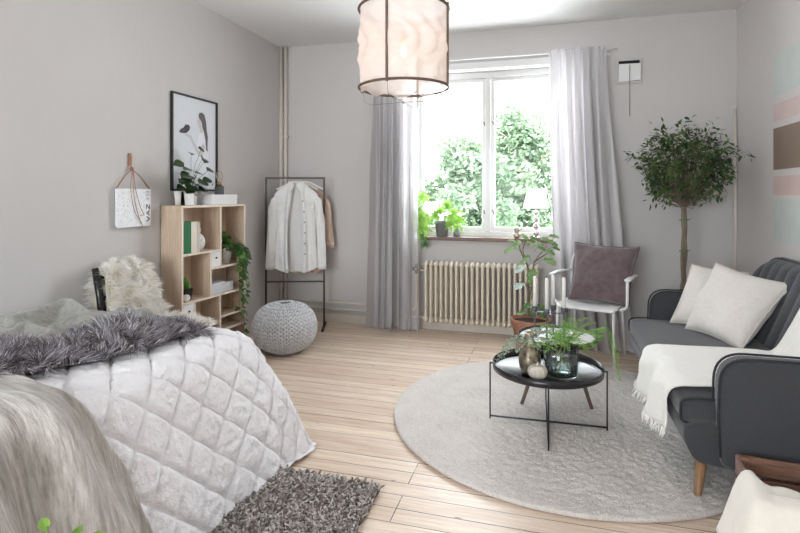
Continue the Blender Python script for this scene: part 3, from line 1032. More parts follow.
m = MB(); m.grid(wsp, 22, 50); m.build('hide', mat('cream_hide', srgb(222, 212, 194), .95), ws, local=True, solid=.008)
roots = []; ups = []
for _ in range(22000):
    u, v = rnd.random(), rnd.random()
    p = wsp(u, v); a = wsp(min(1, u + .02), v) - wsp(max(0, u - .02), v); b2 = wsp(u, min(1, v + .02)) - wsp(u, max(0, v - .02))
    n = a.cross(b2).normalized()
    if (v > .5 and n.z < 0) or (v < .28 and n.x > 0) or (.28 <= v <= .5 and n.x < 0 and n.z < 0): n = -n
    n = (n + Vector((0, (2 * u - 1) * abs(2 * u - 1) ** 3 * 1.6, 0))).normalized()
    roots.append(p); ups.append(n)
m = MB(); fur(m, roots, ups, .056, .0040, rnd, .45, lambda p: rnd.choice((0, 1, 1)), clump=17, seed=9, down=.35)
o = m.build('fleece', [leafm('white_fleece_cream', srgb(246, 239, 226), srgb(250, 245, 236), .4, .9), leafm('white_fleece', srgb(253, 251, 247), srgb(255, 254, 252), .4, .9)], ws, local=True)
o['kind'] = 'stuff'

# ================================================================== knitted pouf
PC = (-2.13, 3.93); PR = .262; PH = .40
pouf = thing('knitted_pouf', 'round light grey knitted pouf beside the clothes rack', 'pouf', (PC[0], PC[1], 0))
def pp(r):  # profile param 0..1 bottom->top : (radius, z)
    th = PI * r
    s = math.sin(th); c = -math.cos(th)
    return PR * (abs(s) ** .72), PH / 2 + PH / 2 * c
m = MB(); m.lathe([(max(pp(i / 24)[0] - .012, 0), pp(i / 24)[1] * .97 + .006) for i in range(25)], (0, 0, 0), 40)
m.build('filling', M['knitcore'], pouf, local=True)
m = MB()
rows = 20
for i in range(1, rows):
    q = i / rows
    r0, z0 = pp(q); r1, z1 = pp(min(1, q + .5 / rows)); r2, z2 = pp(q - .5 / rows)
    slope = Vector((r1 - r2, 0, z1 - z2)).normalized()
    cnt = 38
    if r0 < .12: cnt = 20
    if r0 < .04: continue
    for k in range(cnt):
        for sgn in (-1, 1):
            a = 2 * PI * (k + (.5 if sgn > 0 else 0) ) / cnt + .0
            er = Vector((math.cos(a), math.sin(a), 0)); et = Vector((-math.sin(a), math.cos(a), 0))
            up = er * slope.x + Vector((0, 0, slope.z))
            nrm = et.cross(up).normalized()
            ax = (up * 1.0 + et * sgn * .62).normalized(); b2 = nrm.cross(ax)
            ln = .0250; wd = min(.0122, PI * r0 / cnt * .62)
            T = Matrix((( ax.x * ln, b2.x * wd, nrm.x * .010, er.x * r0), (ax.y * ln, b2.y * wd, nrm.y * .010, er.y * r0), (ax.z * ln, b2.z * wd, nrm.z * .010, z0), (0, 0, 0, 1)))
            m.ball((0, 0, 0), 1, 6, 4, 0, T)
T0 = [v for v in m.v]
m.build('knitted_cover', M['knit'], pouf, local=True)

# ================================================================== bookshelf (local: x = depth into the room, y = along the front)
SA = R(4.0)
SW, SD, SH = .735, .19, 1.225
bs = thing('bookshelf', 'pale oak bookshelf of staggered compartments against the left wall', 'bookshelf', (-2.53, 3.16, 0), -SA)
BM = world_of(bs)          # local x: 0 = front face, -SD = back ; local y: 0..SW
tk = .016
def sb(name, x0, x1, y0, y1, z0, z1, mt=None, par=None):
    m = MB(); m.box(x0, x1, y0, y1, z0, z1)
    return m.build(name, mt or M['shelf'], par or bs, local=True, smooth=False)
def panel(name, x0, x1, y0, y1, z0, z1, mt):
    o = sb(name, x0, x1 - .002, y0, y1, z0, z1, mt)
    m = MB(); m.box(x1 - .002, x1, y0, y1, z0, z1)
    e = m.build('edge_band', M['shelfedge'], o, local=True, smooth=False)
    return o
panel('side_panel', -SD, 0, 0, tk, 0, SH, M['shelf'])
panel('side_panel', -SD, 0, SW - tk, SW, 0, SH, M['shelf'])
panel('top_panel', -SD, 0, tk, SW - tk, SH - tk, SH, M['shelfh'])
panel('bottom_shelf', -SD, 0, tk, SW - tk, .04, .04 + tk, M['shelfh'])
sb('plinth', -SD + .01, -.02, tk, SW - tk, 0, .04)
sb('back_panel', -SD, -SD + .006, tk, SW - tk, .04 + tk, SH - tk, M['shelf'])
D0 = .5235
panel('shelf_board', -SD + .006, 0, tk, SW - tk, D0 - tk, D0, M['shelfh'])
panel('shelf_board', -SD + .006, 0, tk, .42, .875 - tk, .875, M['shelfh'])
panel('divider', -SD + .006, 0, .414, .43, .875, SH - tk, M['shelf'])
panel('divider', -SD + .006, 0, .298, .314, D0, .875 - tk, M['shelf'])
panel('shelf_board', -SD + .006, 0, .314, SW - tk, .74 - tk, .74, M['shelfh'])
panel('divider', -SD + .006, 0, .414, .43, .74, .875, M['shelf'])
panel('divider', -SD + .006, 0, .124, .14, .04 + tk, D0 - tk, M['shelf'])
panel('divider', -SD + .006, 0, .406, .422, .04 + tk, D0 - tk, M['shelf'])
panel('shelf_board', -SD + .006, 0, .422, SW - tk, .345 - tk, .345, M['shelfh'])
panel('shelf_board', -SD + .006, 0, .422, SW - tk, .235 - tk, .235, M['shelfh'])
panel('shelf_board', -SD + .006, 0, tk, .124, .33 - tk, .33, M['shelfh'])
for y0, y1, z0, z1, l in ((.316, .412, .742, .857, 'white drawer below the right end of the upper shelf'), (.018, .122, .332, .505, 'white drawer at the lower left')):
    m = MB(); m.box(-SD + .02, .001, y0, y1, z0, z1); d = m.build('drawer', M['whitebox'], bs, local=True, smooth=False, bevel=.002); d['label'] = l
    m = MB(); cy_ = (y0 + y1) / 2; zc = z1 - .045 if z1 - z0 < .13 else z1 - .05
    m.lathe([(.007, 0), (.007, .008), (.004, .008)], (0, 0, 0), 12, 0, Matrix.Translation((.001, cy_, zc)) @ Matrix.Rotation(R(90), 4, 'Y'))
    m.build('knob', M['black'], d, local=True)


def on_shelf(x, y, z):
    return BM @ Vector((x, y, z))


# ---- on the shelves
def book(name, label, y0, y1, h, mt, z, x0=-.165, x1=-.006, group=None):
    c = on_shelf((x0 + x1) / 2, (y0 + y1) / 2, z)
    t = thing(name, label, 'book', c, -SA, group)
    dx = (x1 - x0) / 2; dy = (y1 - y0) / 2
    m = MB(); m.box(-dx, dx, -dy, -dy + .002, 0, h); m.box(-dx, dx, dy - .002, dy, 0, h); m.box(dx - .002, dx, -dy + .002, dy - .002, 0, h)
    m.build('cover', mt, t, local=True, smooth=False)
    m = MB(); m.box(-dx + .004, dx - .003, -dy + .0025, dy - .0025, .003, h - .003); m.build('pages', M['pages'], t, local=True, smooth=False)
    return t
book('book', 'thick green cloth book standing on the top left shelf', .018, .100, .232, M['greenbook'], .8755)
book('book', 'cream cloth book standing next to the green one', .1015, .160, .230, M['creambook'], .8755, group='cream books on the top left shelf')
book('book', 'ash grey book standing beside the pineapple vase', .1615, .190, .229, mat('ash_book_cloth', srgb(196, 190, 180), .7), .8755, group='cream books on the top left shelf')
# pineapple vase
pc = on_shelf(-.095, .262, .8755)
pv = thing('pineapple_vase', 'white ceramic pineapple-shaped vase with scaled skin', 'vase', pc)
m = MB()
def pinef(u, v):
    a = u * 2 * PI; th = PI * (.04 + .92 * v)
    r = .058 * math.sin(th) ** .8 * (1 - .1 * v); z = .065 - .068 * math.cos(th)
    b_ = abs(math.sin(a * 6 + v * 16) * math.sin(a * 6 - v * 16))
    r += .006 * b_ * math.sin(th)
    return (r * math.cos(a), r * math.sin(a), max(0, z))
m.grid(pinef, 72, 40, closed_u=True); m.build('body', M['ceramic'], pv, local=True)
m = MB()
for ring, (n, ln, sp) in enumerate(((7, .045, .7), (6, .05, .35), (4, .055, .1))):
    for k in range(n):
        a = 2 * PI * k / n + ring
        d = Vector((math.cos(a) * sp, math.sin(a) * sp, 1)).normalized()
        p = Vector((math.cos(a) * .008, math.sin(a) * .008, .128))
        m.tube([p, p + d * ln * .5, p + d * ln + Vector((math.cos(a), math.sin(a), 0)) * .008 * sp], [.006, .005, .0008], 6)
m.build('crown', M['ceramic'], pv, local=True)
# succulent in black pot
sp_ = on_shelf(-.075, .105, D0 + .0005)
su = thing('potted_succulent', 'small green succulent in a square black pot on the middle shelf', 'plant', sp_)
m = MB(); m.add([(-.034, -.034, 0), (.034, -.034, 0), (.034, .034, 0), (-.034, .034, 0), (-.044, -.044, .085), (.044, -.044, .085), (.044, .044, .085), (-.044, .044, .085), (-.038, -.038, .085), (.038, -.038, .085), (.038, .038, .085), (-.038, .038, .085), (-.036, -.036, .072), (.036, -.036, .072), (.036, .036, .072), (-.036, .036, .072)],
    [(0, 3, 2, 1), (0, 1, 5, 4), (1, 2, 6, 5), (2, 3, 7, 6), (3, 0, 4, 7), (4, 5, 9, 8), (5, 6, 10, 9), (6, 7, 11, 10), (7, 4, 8, 11), (8, 9, 13, 12), (9, 10, 14, 13), (10, 11, 15, 14), (11, 8, 12, 15), (12, 13, 14, 15)])
m.build('pot', M['black'], su, local=True, smooth=False)
rnd = random.Random(4)
m = MB()
for k in range(46):
    a = k * 2.4; el = R(20 + 60 * (k / 46)); ln = .055 - .012 * (k / 46); z = .076 + .05 * k / 46
    d = Vector((math.cos(a) * math.cos(el), math.sin(a) * math.cos(el), math.sin(el)))
    p = Vector((0, 0, z)) + d * .006
    m.tube([p, p + d * ln * .5, p + d * ln], [.004, .0085, .001], 5)
m.build('leaves', leafm('succulent_leaf', srgb(66, 120, 44), srgb(110, 160, 70), .1), su, local=True)
# round white ornament
oc = on_shelf(-.028, .072, D0 + .0005)
m = MB(); T = Matrix.Translation(oc)
m.lathe([(.012, 0), (.024, .008), (.030, .022), (.029, .036), (.018, .048), (.006, .051)], (0, 0, 0), 20, 0, T)
orn = thing('ornament', 'tiny round white ornament with dark dots in front of the succulent', 'ornament', oc)
m.build('body', M['ceramic'], orn)
m = MB()
for dy, dz in ((-.008, .036), (.006, .038), (0, .029)): m.ball((.0262, dy, dz), .0028, 8, 6)
m.build('spot', M['black'], orn, local=True)
# storage boxes on the right middle shelf
for y0, y1, x0, x1, h, l, g in ((.325, .470, -.175, -.008, .088, 'larger lidded pale grey box on the middle shelf, nearest the divider', None), (.478, .60, -.165, -.02, .072, 'smaller lidded pale grey box half behind the ivy', None)):
    c = on_shelf((x0 + x1) / 2, (y0 + y1) / 2, D0 + .0005)
    t = thing('storage_box', l, 'box', c, -SA)
    dx, dy = (x1 - x0) / 2, (y1 - y0) / 2
    m = MB(); m.box(-dx, dx, -dy, dy, 0, h * .7); m.build('body', M['greybox'], t, local=True, smooth=False, bevel=.002)
    m = MB(); m.box(-dx - .002, dx + .002, -dy - .002, dy + .002, h * .7, h); m.build('lid', M['greybox'], t, local=True, smooth=False, bevel=.003)
# green book lying low
c = on_shelf(-.095, .265, .0565)
t = thing('storage_case', 'white case low in the bookshelf, under the flat green book', 'box', c, -SA)
m = MB(); m.box(-.07, .07, -.10, .10, 0, .16); m.build('white_case', M['whitebox'], t, local=True, smooth=False, bevel=.003)
c = on_shelf(-.095, .265, .2175)
t = thing('book', 'green book lying flat on the white case low in the bookshelf', 'book', c, -SA)
m = MB(); m.box(-.068, .068, -.095, .095, 0, .003); m.box(-.068, .068, -.095, .095, .023, .026); m.box(-.068, -.065, -.095, .095, .003, .023); m.build('cover', M['greenbook'], t, local=True, smooth=False)
m = MB(); m.box(-.064, .064, -.092, .092, .0032, .0228); m.build('pages', M['pages'], t, local=True, smooth=False)


# ================================================================== leaves
WF = {
    'oval': [.02, .55, .9, 1, .86, .5, .04],
    'lance': [.02, .6, .95, .9, .65, .32, .02],
    'fig': [.25, .85, .55, .98, .5, .62, .12],
    'ivy': [.35, 1.0, .62, .70, .42, .2, .03],
    'round': [.4, .85, 1, 1, .9, .6, .15],
}


def leaf(m, p, d, up, ln, w, kind='oval', fold=.25, droop=.25, mi=0):
    p = Vector(p); d = Vector(d).normalized(); up = Vector(up)
    s = d.cross(up)
    s = s.normalized() if s.length > 1e-4 else d.orthogonal().normalized()
    n = s.cross(d).normalized()
    prof_ = WF[kind]; K = len(prof_) - 1
    vs = []
    for k, q in enumerate(prof_):
        t = k / K
        c = p + d * (ln * t) - n * (droop * ln * t * t)
        ww = w * q / 2
        vs += [c - s * ww + n * (fold * ww), c, c + s * ww + n * (fold * ww)]
    fs = []
    for k in range(K):
        o = k * 3
        fs += [(o, o + 1, o + 4, o + 3), (o + 1, o + 2, o + 5, o + 4)]
    m.add(vs, fs, mi)


def palmate(m, p, d, up, ln, n=7, spread=R(125)):
    p = Vector(p); d = Vector(d).normalized(); up = Vector(up).normalized()
    for k in range(n):
        a = (k / (n - 1) - .5) * 2 * spread
        dd = Matrix.Rotation(a, 3, up) @ d
        leaf(m, p, dd, up, ln * (1 - .35 * abs(k / (n - 1) - .5) * 2), ln * .30, 'lance', .25, .35)


def pot(parent, r0, r1, h, mt, rim=.012, rimh=.025, n=36, soil=True, local=True):
    m = MB()
    m.lathe([(0.0001, 0), (r0, 0), (r1 - .004, h - rimh), (r1 - .003 + rim * .5, h - rimh + .001), (r1 + rim * .5, h - .003), (r1 + rim * .4, h), (r1 - .008, h), (r1 - .012, h - .03), (r1 - .014, h - .035)], (0, 0, 0), n)
    o = m.build('pot', mt, parent, local=local)
    if soil:
        m = MB(); m.lathe([(.0001, h - .026), (r1 * .5, h - .022), (r1 - .011, h - .03)], (0, 0, 0), n)
        m.build('soil', M['soil'], parent, local=local)
    return o


# ---- ivy
ivc = on_shelf(-.085, .575, .7405)
iv = thing('potted_ivy', 'trailing green ivy in a white pot hanging down the right end of the bookshelf', 'plant', ivc)
pot(iv, .042, .058, .13, M['ceramic'], .004, .012)
rnd = random.Random(17)
m = MB(); lm = MB()
V0 = Vector(ivc)
trails = []
for k in range(26):    # bushy top
    a = rnd.uniform(0, 6.28); ln = rnd.uniform(.05, .11)
    tip = (math.cos(a) * ln * .75, math.sin(a) * ln * .75, .13 + rnd.uniform(.0, .12))
    trails.append(([(0, 0, .11), (tip[0] * .5, tip[1] * .5, .17 + rnd.uniform(0, .05)), tip], .016))
for k, (oy, zlow) in enumerate(((.02, .32), (.05, -.02), (.085, .10), (.11, .25), (.0, .45), (.125, .02), (.075, -.22), (.10, -.42), (.04, -.36), (.06, .12), (.03, .22), (.10, .18), (.13, .30))):
    fx = .12 + .02 * math.sin(k * 2.3)
    pts = [(0, 0, .12), (.06, oy * .5, .155), (fx, oy, .09)]
    z = .09; base = pts[-1]; zend = zlow - .15
    while z > zend:
        z -= .075
        pts.append((base[0] + .014 * math.sin(z * 25 + k), base[1] + .016 * math.sin(z * 19 + k * 2) + .02 * (base[2] - z), z))
    trails.append((pts, .016))
for pts, step in trails:
    P = smooth_path(pts, 6)
    m.tube(P, .0016, 5)
    acc = 0
    for i in range(1, len(P)):
        acc += (P[i] - P[i - 1]).length
        if acc > step:
            if P[i].z < -.15 and rnd.random() < .5: acc = 0; continue
            acc = 0
            a = rnd.uniform(-1.9, 1.9)
            out = Vector((math.cos(a), math.sin(a), rnd.uniform(-.9, .1)))
            if P[i].z > .16: out = Vector((math.cos(a * 2), math.sin(a * 2), rnd.uniform(-.3, .6)))
            s_ = rnd.uniform(.038, .060)
            lm_p = P[i] + out.normalized() * .008
            leaf(lm, lm_p, out, (out.y * .3 + .6, rnd.uniform(-.5, .5), .8), s_, s_ * 1.0, 'ivy', .15, .25)
m.build('stem', M['twig'], iv, local=True)
lm.build('leaves', M['ivy'], iv, local=True, smooth=False)

# ================================================================== on top of the bookshelf
ZT = SH + .0005
c = on_shelf(-.125, .095, ZT)
t = thing('white_vase', 'slim white tapered vase at the left end on top of the bookshelf', 'vase', c)
m = MB(); m.lathe([(.0001, 0), (.018, 0), (.022, .05), (.028, .105), (.025, .105), (.018, .02)], (0, 0, 0), 24); m.build('body', M['ceramic'], t, local=True)
c = on_shelf(-.1, .200, ZT)
pl = thing('potted_plant', 'leafy dark green plant in a square white pot on top of the bookshelf', 'plant', c, R(20))
m = MB()
q0, q1, hh = .031, .040, .10
ring = lambda r, z: [(-r, -r, z), (r, -r, z), (r, r, z), (-r, r, z)]
vs = ring(q0, 0) + ring(q1, hh) + ring(q1 - .005, hh) + ring(q1 - .007, hh - .02)
fs = [(3, 2, 1, 0)] + [(a * 4 + k, a * 4 + (k + 1) % 4, a * 4 + 4 + (k + 1) % 4, a * 4 + 4 + k) for a in range(3) for k in range(4)] + [(12, 13, 14, 15)]
m.add(vs, fs); m.build('pot', M['ceramic'], pl, local=True, smooth=False)
rnd = random.Random(8)
m = MB(); lm = MB()
WI = world_of(pl).inverted()
def top_leaf(px, py, s, dpx, flat=1.0):
    """leaf of the tall plant, at shelf depth"""
    r_ = ray(px, py); tt = -2.565 / r_[0]
    return WI @ Vector((r_[0] * tt, r_[1] * tt, EYE + r_[2] * tt))
centre = Vector((0, 0, .09))
specs = [(202, 149, 24, 1), (192, 153, 24, -1), (202, 158, 36, 1), (206, 160, 30, 1), (181, 163, 34, -1), (187, 169, 36, -1), (208, 170, 32, 1), (200, 173, 34, 1), (178, 173, 30, -1), (184, 177, 34, -1), (203, 180, 34, 1),
         (192, 181, 38, -1), (182, 182, 30, -1), (197, 184, 34, 1), (190, 187, 38, -1), (195, 188, 38, 1), (188, 190, 34, -1), (196, 177, 30, 1), (188, 173, 28, -1), (199, 190, 28, 1), (185, 187, 28, -1), (190, 176, 34, -1), (199, 186, 34, 1), (186, 183, 34, -1), (194, 185, 36, 1), (191, 192, 34, 1), (180, 180, 28, -1), (205, 186, 26, 1), (187, 179, 36, -1), (196, 182, 36, 1), (191, 186, 40, -1), (201, 183, 32, 1), (183, 187, 30, -1), (197, 189, 36, 1), (190, 189, 36, -1)]
for i, (px, py, s, sd) in enumerate(specs):
    p = top_leaf(px, py, 0, 0)
    p.x += rnd.uniform(-.02, .035)
    m.tube(smooth_path([centre, (centre.x * .5 + p.x * .3, p.y * .25, (p.z + centre.z) / 2), p], 5), .0016, 5)
    dr = Vector((rnd.uniform(-.3, .5), sd * 1.0, rnd.uniform(-.25, .15)))
    leaf(lm, p - dr.normalized() * .035, dr, (rnd.uniform(.2, .9), rnd.uniform(-1.0, -.1), .8), s * .0035, s * .0021, 'oval', .12, .12)
m.build('stem', M['greenstem'], pl, local=True); lm.build('leaves', M['pilea'], pl, local=True, smooth=False)
c = on_shelf(-.155, .135, ZT)
m = MB(); T = BM
m.box(-.163, -.158, .165, .215, ZT + .02, ZT + .10, 0, T); m.box(-.166, -.150, .170, .210, ZT, ZT + .02, 0, T)
tag(m.build('photo_clip', M['bronze'], smooth=False), 'small dark card holder behind the white pot', 'card holder')
c = on_shelf(-.095, .500, ZT)
bx = thing('white_box', 'long white box lying on top of the bookshelf', 'box', c, -SA)
m = MB(); m.box(-.07, .07, -.155, .155, 0, .045); m.build('body', M['whitebox'], bx, local=True, smooth=False, bevel=.002)
m = MB(); m.box(-.072, .072, -.157, .157, .045, .080); m.build('lid', M['whitebox'], bx, local=True, smooth=False, bevel=.002)
c = on_shelf(-.095, .520, ZT + .0805)
lp = thing('bulb_lamp', 'bare filament bulb table lamp with a dark concrete base', 'lamp', c); lp.scale = (1.15, 1.15, 1.15)
m = MB(); m.lathe([(.0001, 0), (.030, 0), (.031, .003), (.031, .055), (.029, .058), (.012, .058)], (0, 0, 0), 28); m.build('base', M['concrete'], lp, local=True)
m = MB(); m.lathe([(.016, .058), (.016, .083), (.013, .087), (.001, .087)], (0, 0, 0), 20); m.build('socket', M['brass'], lp, local=True)
m = MB(); m.lathe([(.011, .087), (.013, .096), (.020, .112), (.0235, .130), (.021, .150), (.012, .163), (.0005, .167)], (0, 0, 0), 24); m.build('bulb', M['bulbglass'], lp, local=True)
m = MB()
for a in range(6):
    x, y = math.cos(a * 1.05) * .007, math.sin(a * 1.05) * .007
    m.tube([(x * .4, y * .4, .095), (x, y, .125), (x * .8, y * .8, .145)], .0006, 4)
m.build('filament', M['brass'], lp, local=True)

# ================================================================== framed drawing on the wall
FY0, FY1, FZa, FZb = 3.278, 3.836, 1.335, 2.083
fr = thing('framed_drawing', 'black-framed pencil drawing of a girl holding a bird above the bookshelf', 'picture', (XL, (FY0 + FY1) / 2, FZa))
m = MB(); fwid = .013
m.box(XL, XL + .022, FY0, FY0 + fwid, FZa, FZb); m.box(XL, XL + .022, FY1 - fwid, FY1, FZa, FZb)
m.box(XL, XL + .022, FY0 + fwid, FY1 - fwid, FZa, FZa + fwid); m.box(XL, XL + .022, FY0 + fwid, FY1 - fwid, FZb - fwid, FZb)
m.build('frame', M['black'], fr, smooth=False, bevel=.002)
m = MB(); m.box(XL + .002, XL + .006, FY0 + fwid, FY1 - fwid, FZa + fwid, FZb - fwid); pr = m.build('print', mat('pale_blue_grey_paper', srgb(222, 225, 230), .6), fr, smooth=False)
# drawing: coordinates u (0 left..1 right), v (0 bottom..1 top) of the print


def flat_poly(pts, mt, x, name='drawing'):
    n = len(pts)
    P = [(FY0 + fwid + u * (FY1 - FY0 - 2 * fwid), FZa + fwid + v * (FZb - FZa - 2 * fwid)) for u, v in pts]
    m = MB(); m.add([(x, a, b) for a, b in P] + [(x - .0008, a, b) for a, b in P], [tuple(range(n)), tuple(range(2 * n - 1, n - 1, -1))] + [(i, (i + 1) % n, n + (i + 1) % n, n + i) for i in range(n)])
    return m.build(name, mt, pr, smooth=False)


ink = mat('soft_pencil', srgb(112, 106, 108), .9, var=.25, vscale=90); inkd = mat('dark_pencil', srgb(84, 84, 88), .9, var=.2, vscale=90)
skin = mat('pencil_skin_tone', srgb(206, 203, 205), .9); dress = mat('drawn_white_dress', srgb(232, 234, 240), .9)
X0 = XL + .0072
flat_poly([(.50, .08), (.80, .08), (.82, .35), (.80, .55), (.72, .64), (.60, .63), (.54, .50), (.52, .30)], dress, X0, 'drawn_dress')
flat_poly([(.56, .735), (.575, .70), (.61, .685), (.61, .64), (.68, .64), (.69, .70), (.70, .78), (.64, .83), (.58, .815), (.565, .775), (.548, .755)], skin, X0 + .0006, 'drawn_face')
flat_poly([(.575, .82), (.60, .855), (.66, .865), (.72, .84), (.755, .77), (.77, .68), (.80, .60), (.79, .50), (.80, .43), (.76, .45), (.74, .56), (.70, .66), (.67, .70), (.65, .76), (.60, .79)], ink, X0 + .0012, 'drawn_hair')
flat_poly([(.70, .52), (.665, .50), (.60, .42), (.50, .50), (.40, .585), (.28, .60), (.26, .585), (.38, .56), (.47, .47), (.58, .36), (.66, .38), (.74, .46)], skin, X0 + .0010, 'drawn_arm')
flat_poly([(.14, .605), (.18, .64), (.24, .66), (.28, .695), (.345, .70), (.38, .68), (.37, .645), (.31, .61), (.24, .60), (.18, .60)], inkd, X0 + .0014, 'drawn_bird')
flat_poly([(.905, .045), (.925, .045), (.925, .07), (.905, .07)], inkd, X0, 'signature')

# ================================================================== magazine hung on a leather cord
mg = thing('leather_hanger', 'tan leather cord hanger knotted on a nail on the left wall', 'hanger', (XL, 2.885, 1.36))
m = MB(); m.box(XL, XL + .014, 2.868, 2.893, 1.50, 1.585); st = m.build('strap', M['leather'], mg, smooth=False, bevel=.004)
m = MB(); m.ball((XL + .018, 2.888, 1.478), (.010, .016, .014)); m.tube([(XL + .014, 2.876, 1.51), (XL + .02, 2.89, 1.48)], .005)
m.build('knot', M['leather'], mg)
m = MB()
for ye in (2.752, 3.045):
    for dx in (.010, .022):
        m.tube([(XL + .018, 2.888, 1.478), (XL + .016 + dx * .3, (2.888 + ye) / 2, 1.425), (XL + dx + .004, ye, 1.345)], .0022, 6)
m.tube(smooth_path([(XL + .026, 2.888, 1.475), (XL + .048, 2.868, 1.36), (XL + .046, 2.89, 1.24), (XL + .046, 2.93, 1.13), (XL + .046, 2.94, 1.11)]), .0022, 6)
m.tube(smooth_path([(XL + .026, 2.890, 1.475), (XL + .050, 2.885, 1.35), (XL + .050, 2.93, 1.22), (XL + .048, 2.965, 1.17), (XL + .050, 2.93, 1.165)]), .0022, 6)
m.tube(smooth_path([(XL + .026, 2.886, 1.475), (XL + .044, 2.850, 1.36), (XL + .046, 2.88, 1.20), (XL + .046, 2.95, 1.10), (XL + .046, 2.915, 1.075)]), .0018, 6)
m.build('cord', M['leather'], mg)
mz = thing('magazine', 'folded white newspaper with bold letters hanging in the leather cord', 'magazine', (XL, 2.9, 1.09))
pz, nt, b_ = new_mat('printed_page')
v_ = mapped(nt, (1, 9, 16)); n_ = noise_tex(nt, v_, 7, 5, .8)
nt.links.new(ramp(nt, n_.outputs[0], [(.30, srgb(120, 122, 126)), (.40, srgb(214, 216, 220)), (.5, srgb(236, 237, 240))]), b_.inputs['Base Color'])
b_.inputs['Roughness'].default_value = .5
m = MB()
for k in range(4):
    x0 = XL + .002 + k * .009
    m.box(x0, x0 + .008, 2.760 - k * .004, 3.030 + k * .004, 1.10 - k * .004, 1.345)
m.build('pages', pz, mz, smooth=False, bevel=.003)
# bold black letter strokes along the right side of the front page
xx = XL + .0372
m = MB()
def stroke(a, b, w):
    (y0, z0), (y1, z1) = a, b
    m.bar((xx, y0, z0), (xx, y1, z1), w, .0012, 0, (1, 0, 0))
def glyph(ch_, y, z, h):
    G = {'V': [((0, 1), (.5, 0)), ((.5, 0), (1, 1))], 'A': [((0, 0), (.5, 1)), ((.5, 1), (1, 0)), ((.2, .4), (.8, .4))], 'Z': [((0, 1), (1, 1)), ((1, 1), (0, 0)), ((0, 0), (1, 0))], 'L': [((0, 1), (0, 0)), ((0, 0), (.8, 0))]}[ch_]
    for a, b in G:   # text runs upwards
        stroke((y - a[1] * .028, z + a[0] * h), (y - b[1] * .028, z + b[0] * h), .0065)
for ch_, z in (('V', 1.12), ('A', 1.162), ('Z', 1.204)): glyph(ch_, 3.028, z, .034)
for k in range(4): stroke((2.99, 1.328 - k * .010), (3.026, 1.328 - k * .010), .003)
for k in range(3): stroke((2.995, 1.285 - k * .008), (3.026, 1.285 - k * .008), .0025)
m.build('lettering', M['black'], mz, smooth=False)
# small dark nails left in the walls
for p, l in (((XL, 3.95, 1.72), 'tiny nail in the left wall'), ):
    pass

# ================================================================== clothes rack with two blouses
RA = math.atan2(4.736 - 4.55, -2.137 + 2.668)
rk = thing('clothes_rack', 'slim black metal clothes rack standing in the left corner', 'clothes rack', (-2.402, 4.643, 0), RA)
RW = .565; RHt = 1.475
m = MB()
m.bar((-RW / 2, 0, .012), (-RW / 2, 0, RHt), .018); m.build('post', M['bronze'], rk, local=True, smooth=False)
m = MB(); m.bar((RW / 2, 0, .012), (RW / 2, 0, RHt), .018); m.build('post', M['bronze'], rk, local=True, smooth=False)
m = MB(); m.bar((-RW / 2, 0, RHt - .009), (RW / 2, 0, RHt - .009), .018); m.build('top_bar', M['bronze'], rk, local=True, smooth=False)
for z in (.955, .45):
    m = MB(); m.bar((-RW / 2, 0, z), (RW / 2, 0, z), .013); m.build('cross_bar', M['bronze'], rk, local=True, smooth=False)
for x in (-RW / 2, RW / 2):
    m = MB(); m.bar((x, -.19, .010), (x, .16, .010), .022, .018); m.build('foot_bar', M['black'], rk, local=True, smooth=False)


def hanger(name, label, loc, rz, w=.40):
    h = thing(name, label, 'hanger', loc, rz)     # origin at the bar contact
    m = MB()
    pts = [(-w / 2, 0, -.125), (-w * .3, 0, -.085), (-.05, 0, -.052), (0, 0, -.048), (.05, 0, -.052), (w * .3, 0, -.085), (w / 2, 0, -.125)]
    m.tube(smooth_path(pts, 5), .011, 10); m.build('shoulder_bar', M['whitem'], h, local=True)
    m = MB(); m.tube([(0, 0, -.045), (0, 0, -.02), (.012, 0, -.008), (.013, 0, .006), (0, 0, .0125), (-.010, 0, .006)], .0018, 6); m.build('hook', M['chrome'], h, local=True)
    return h


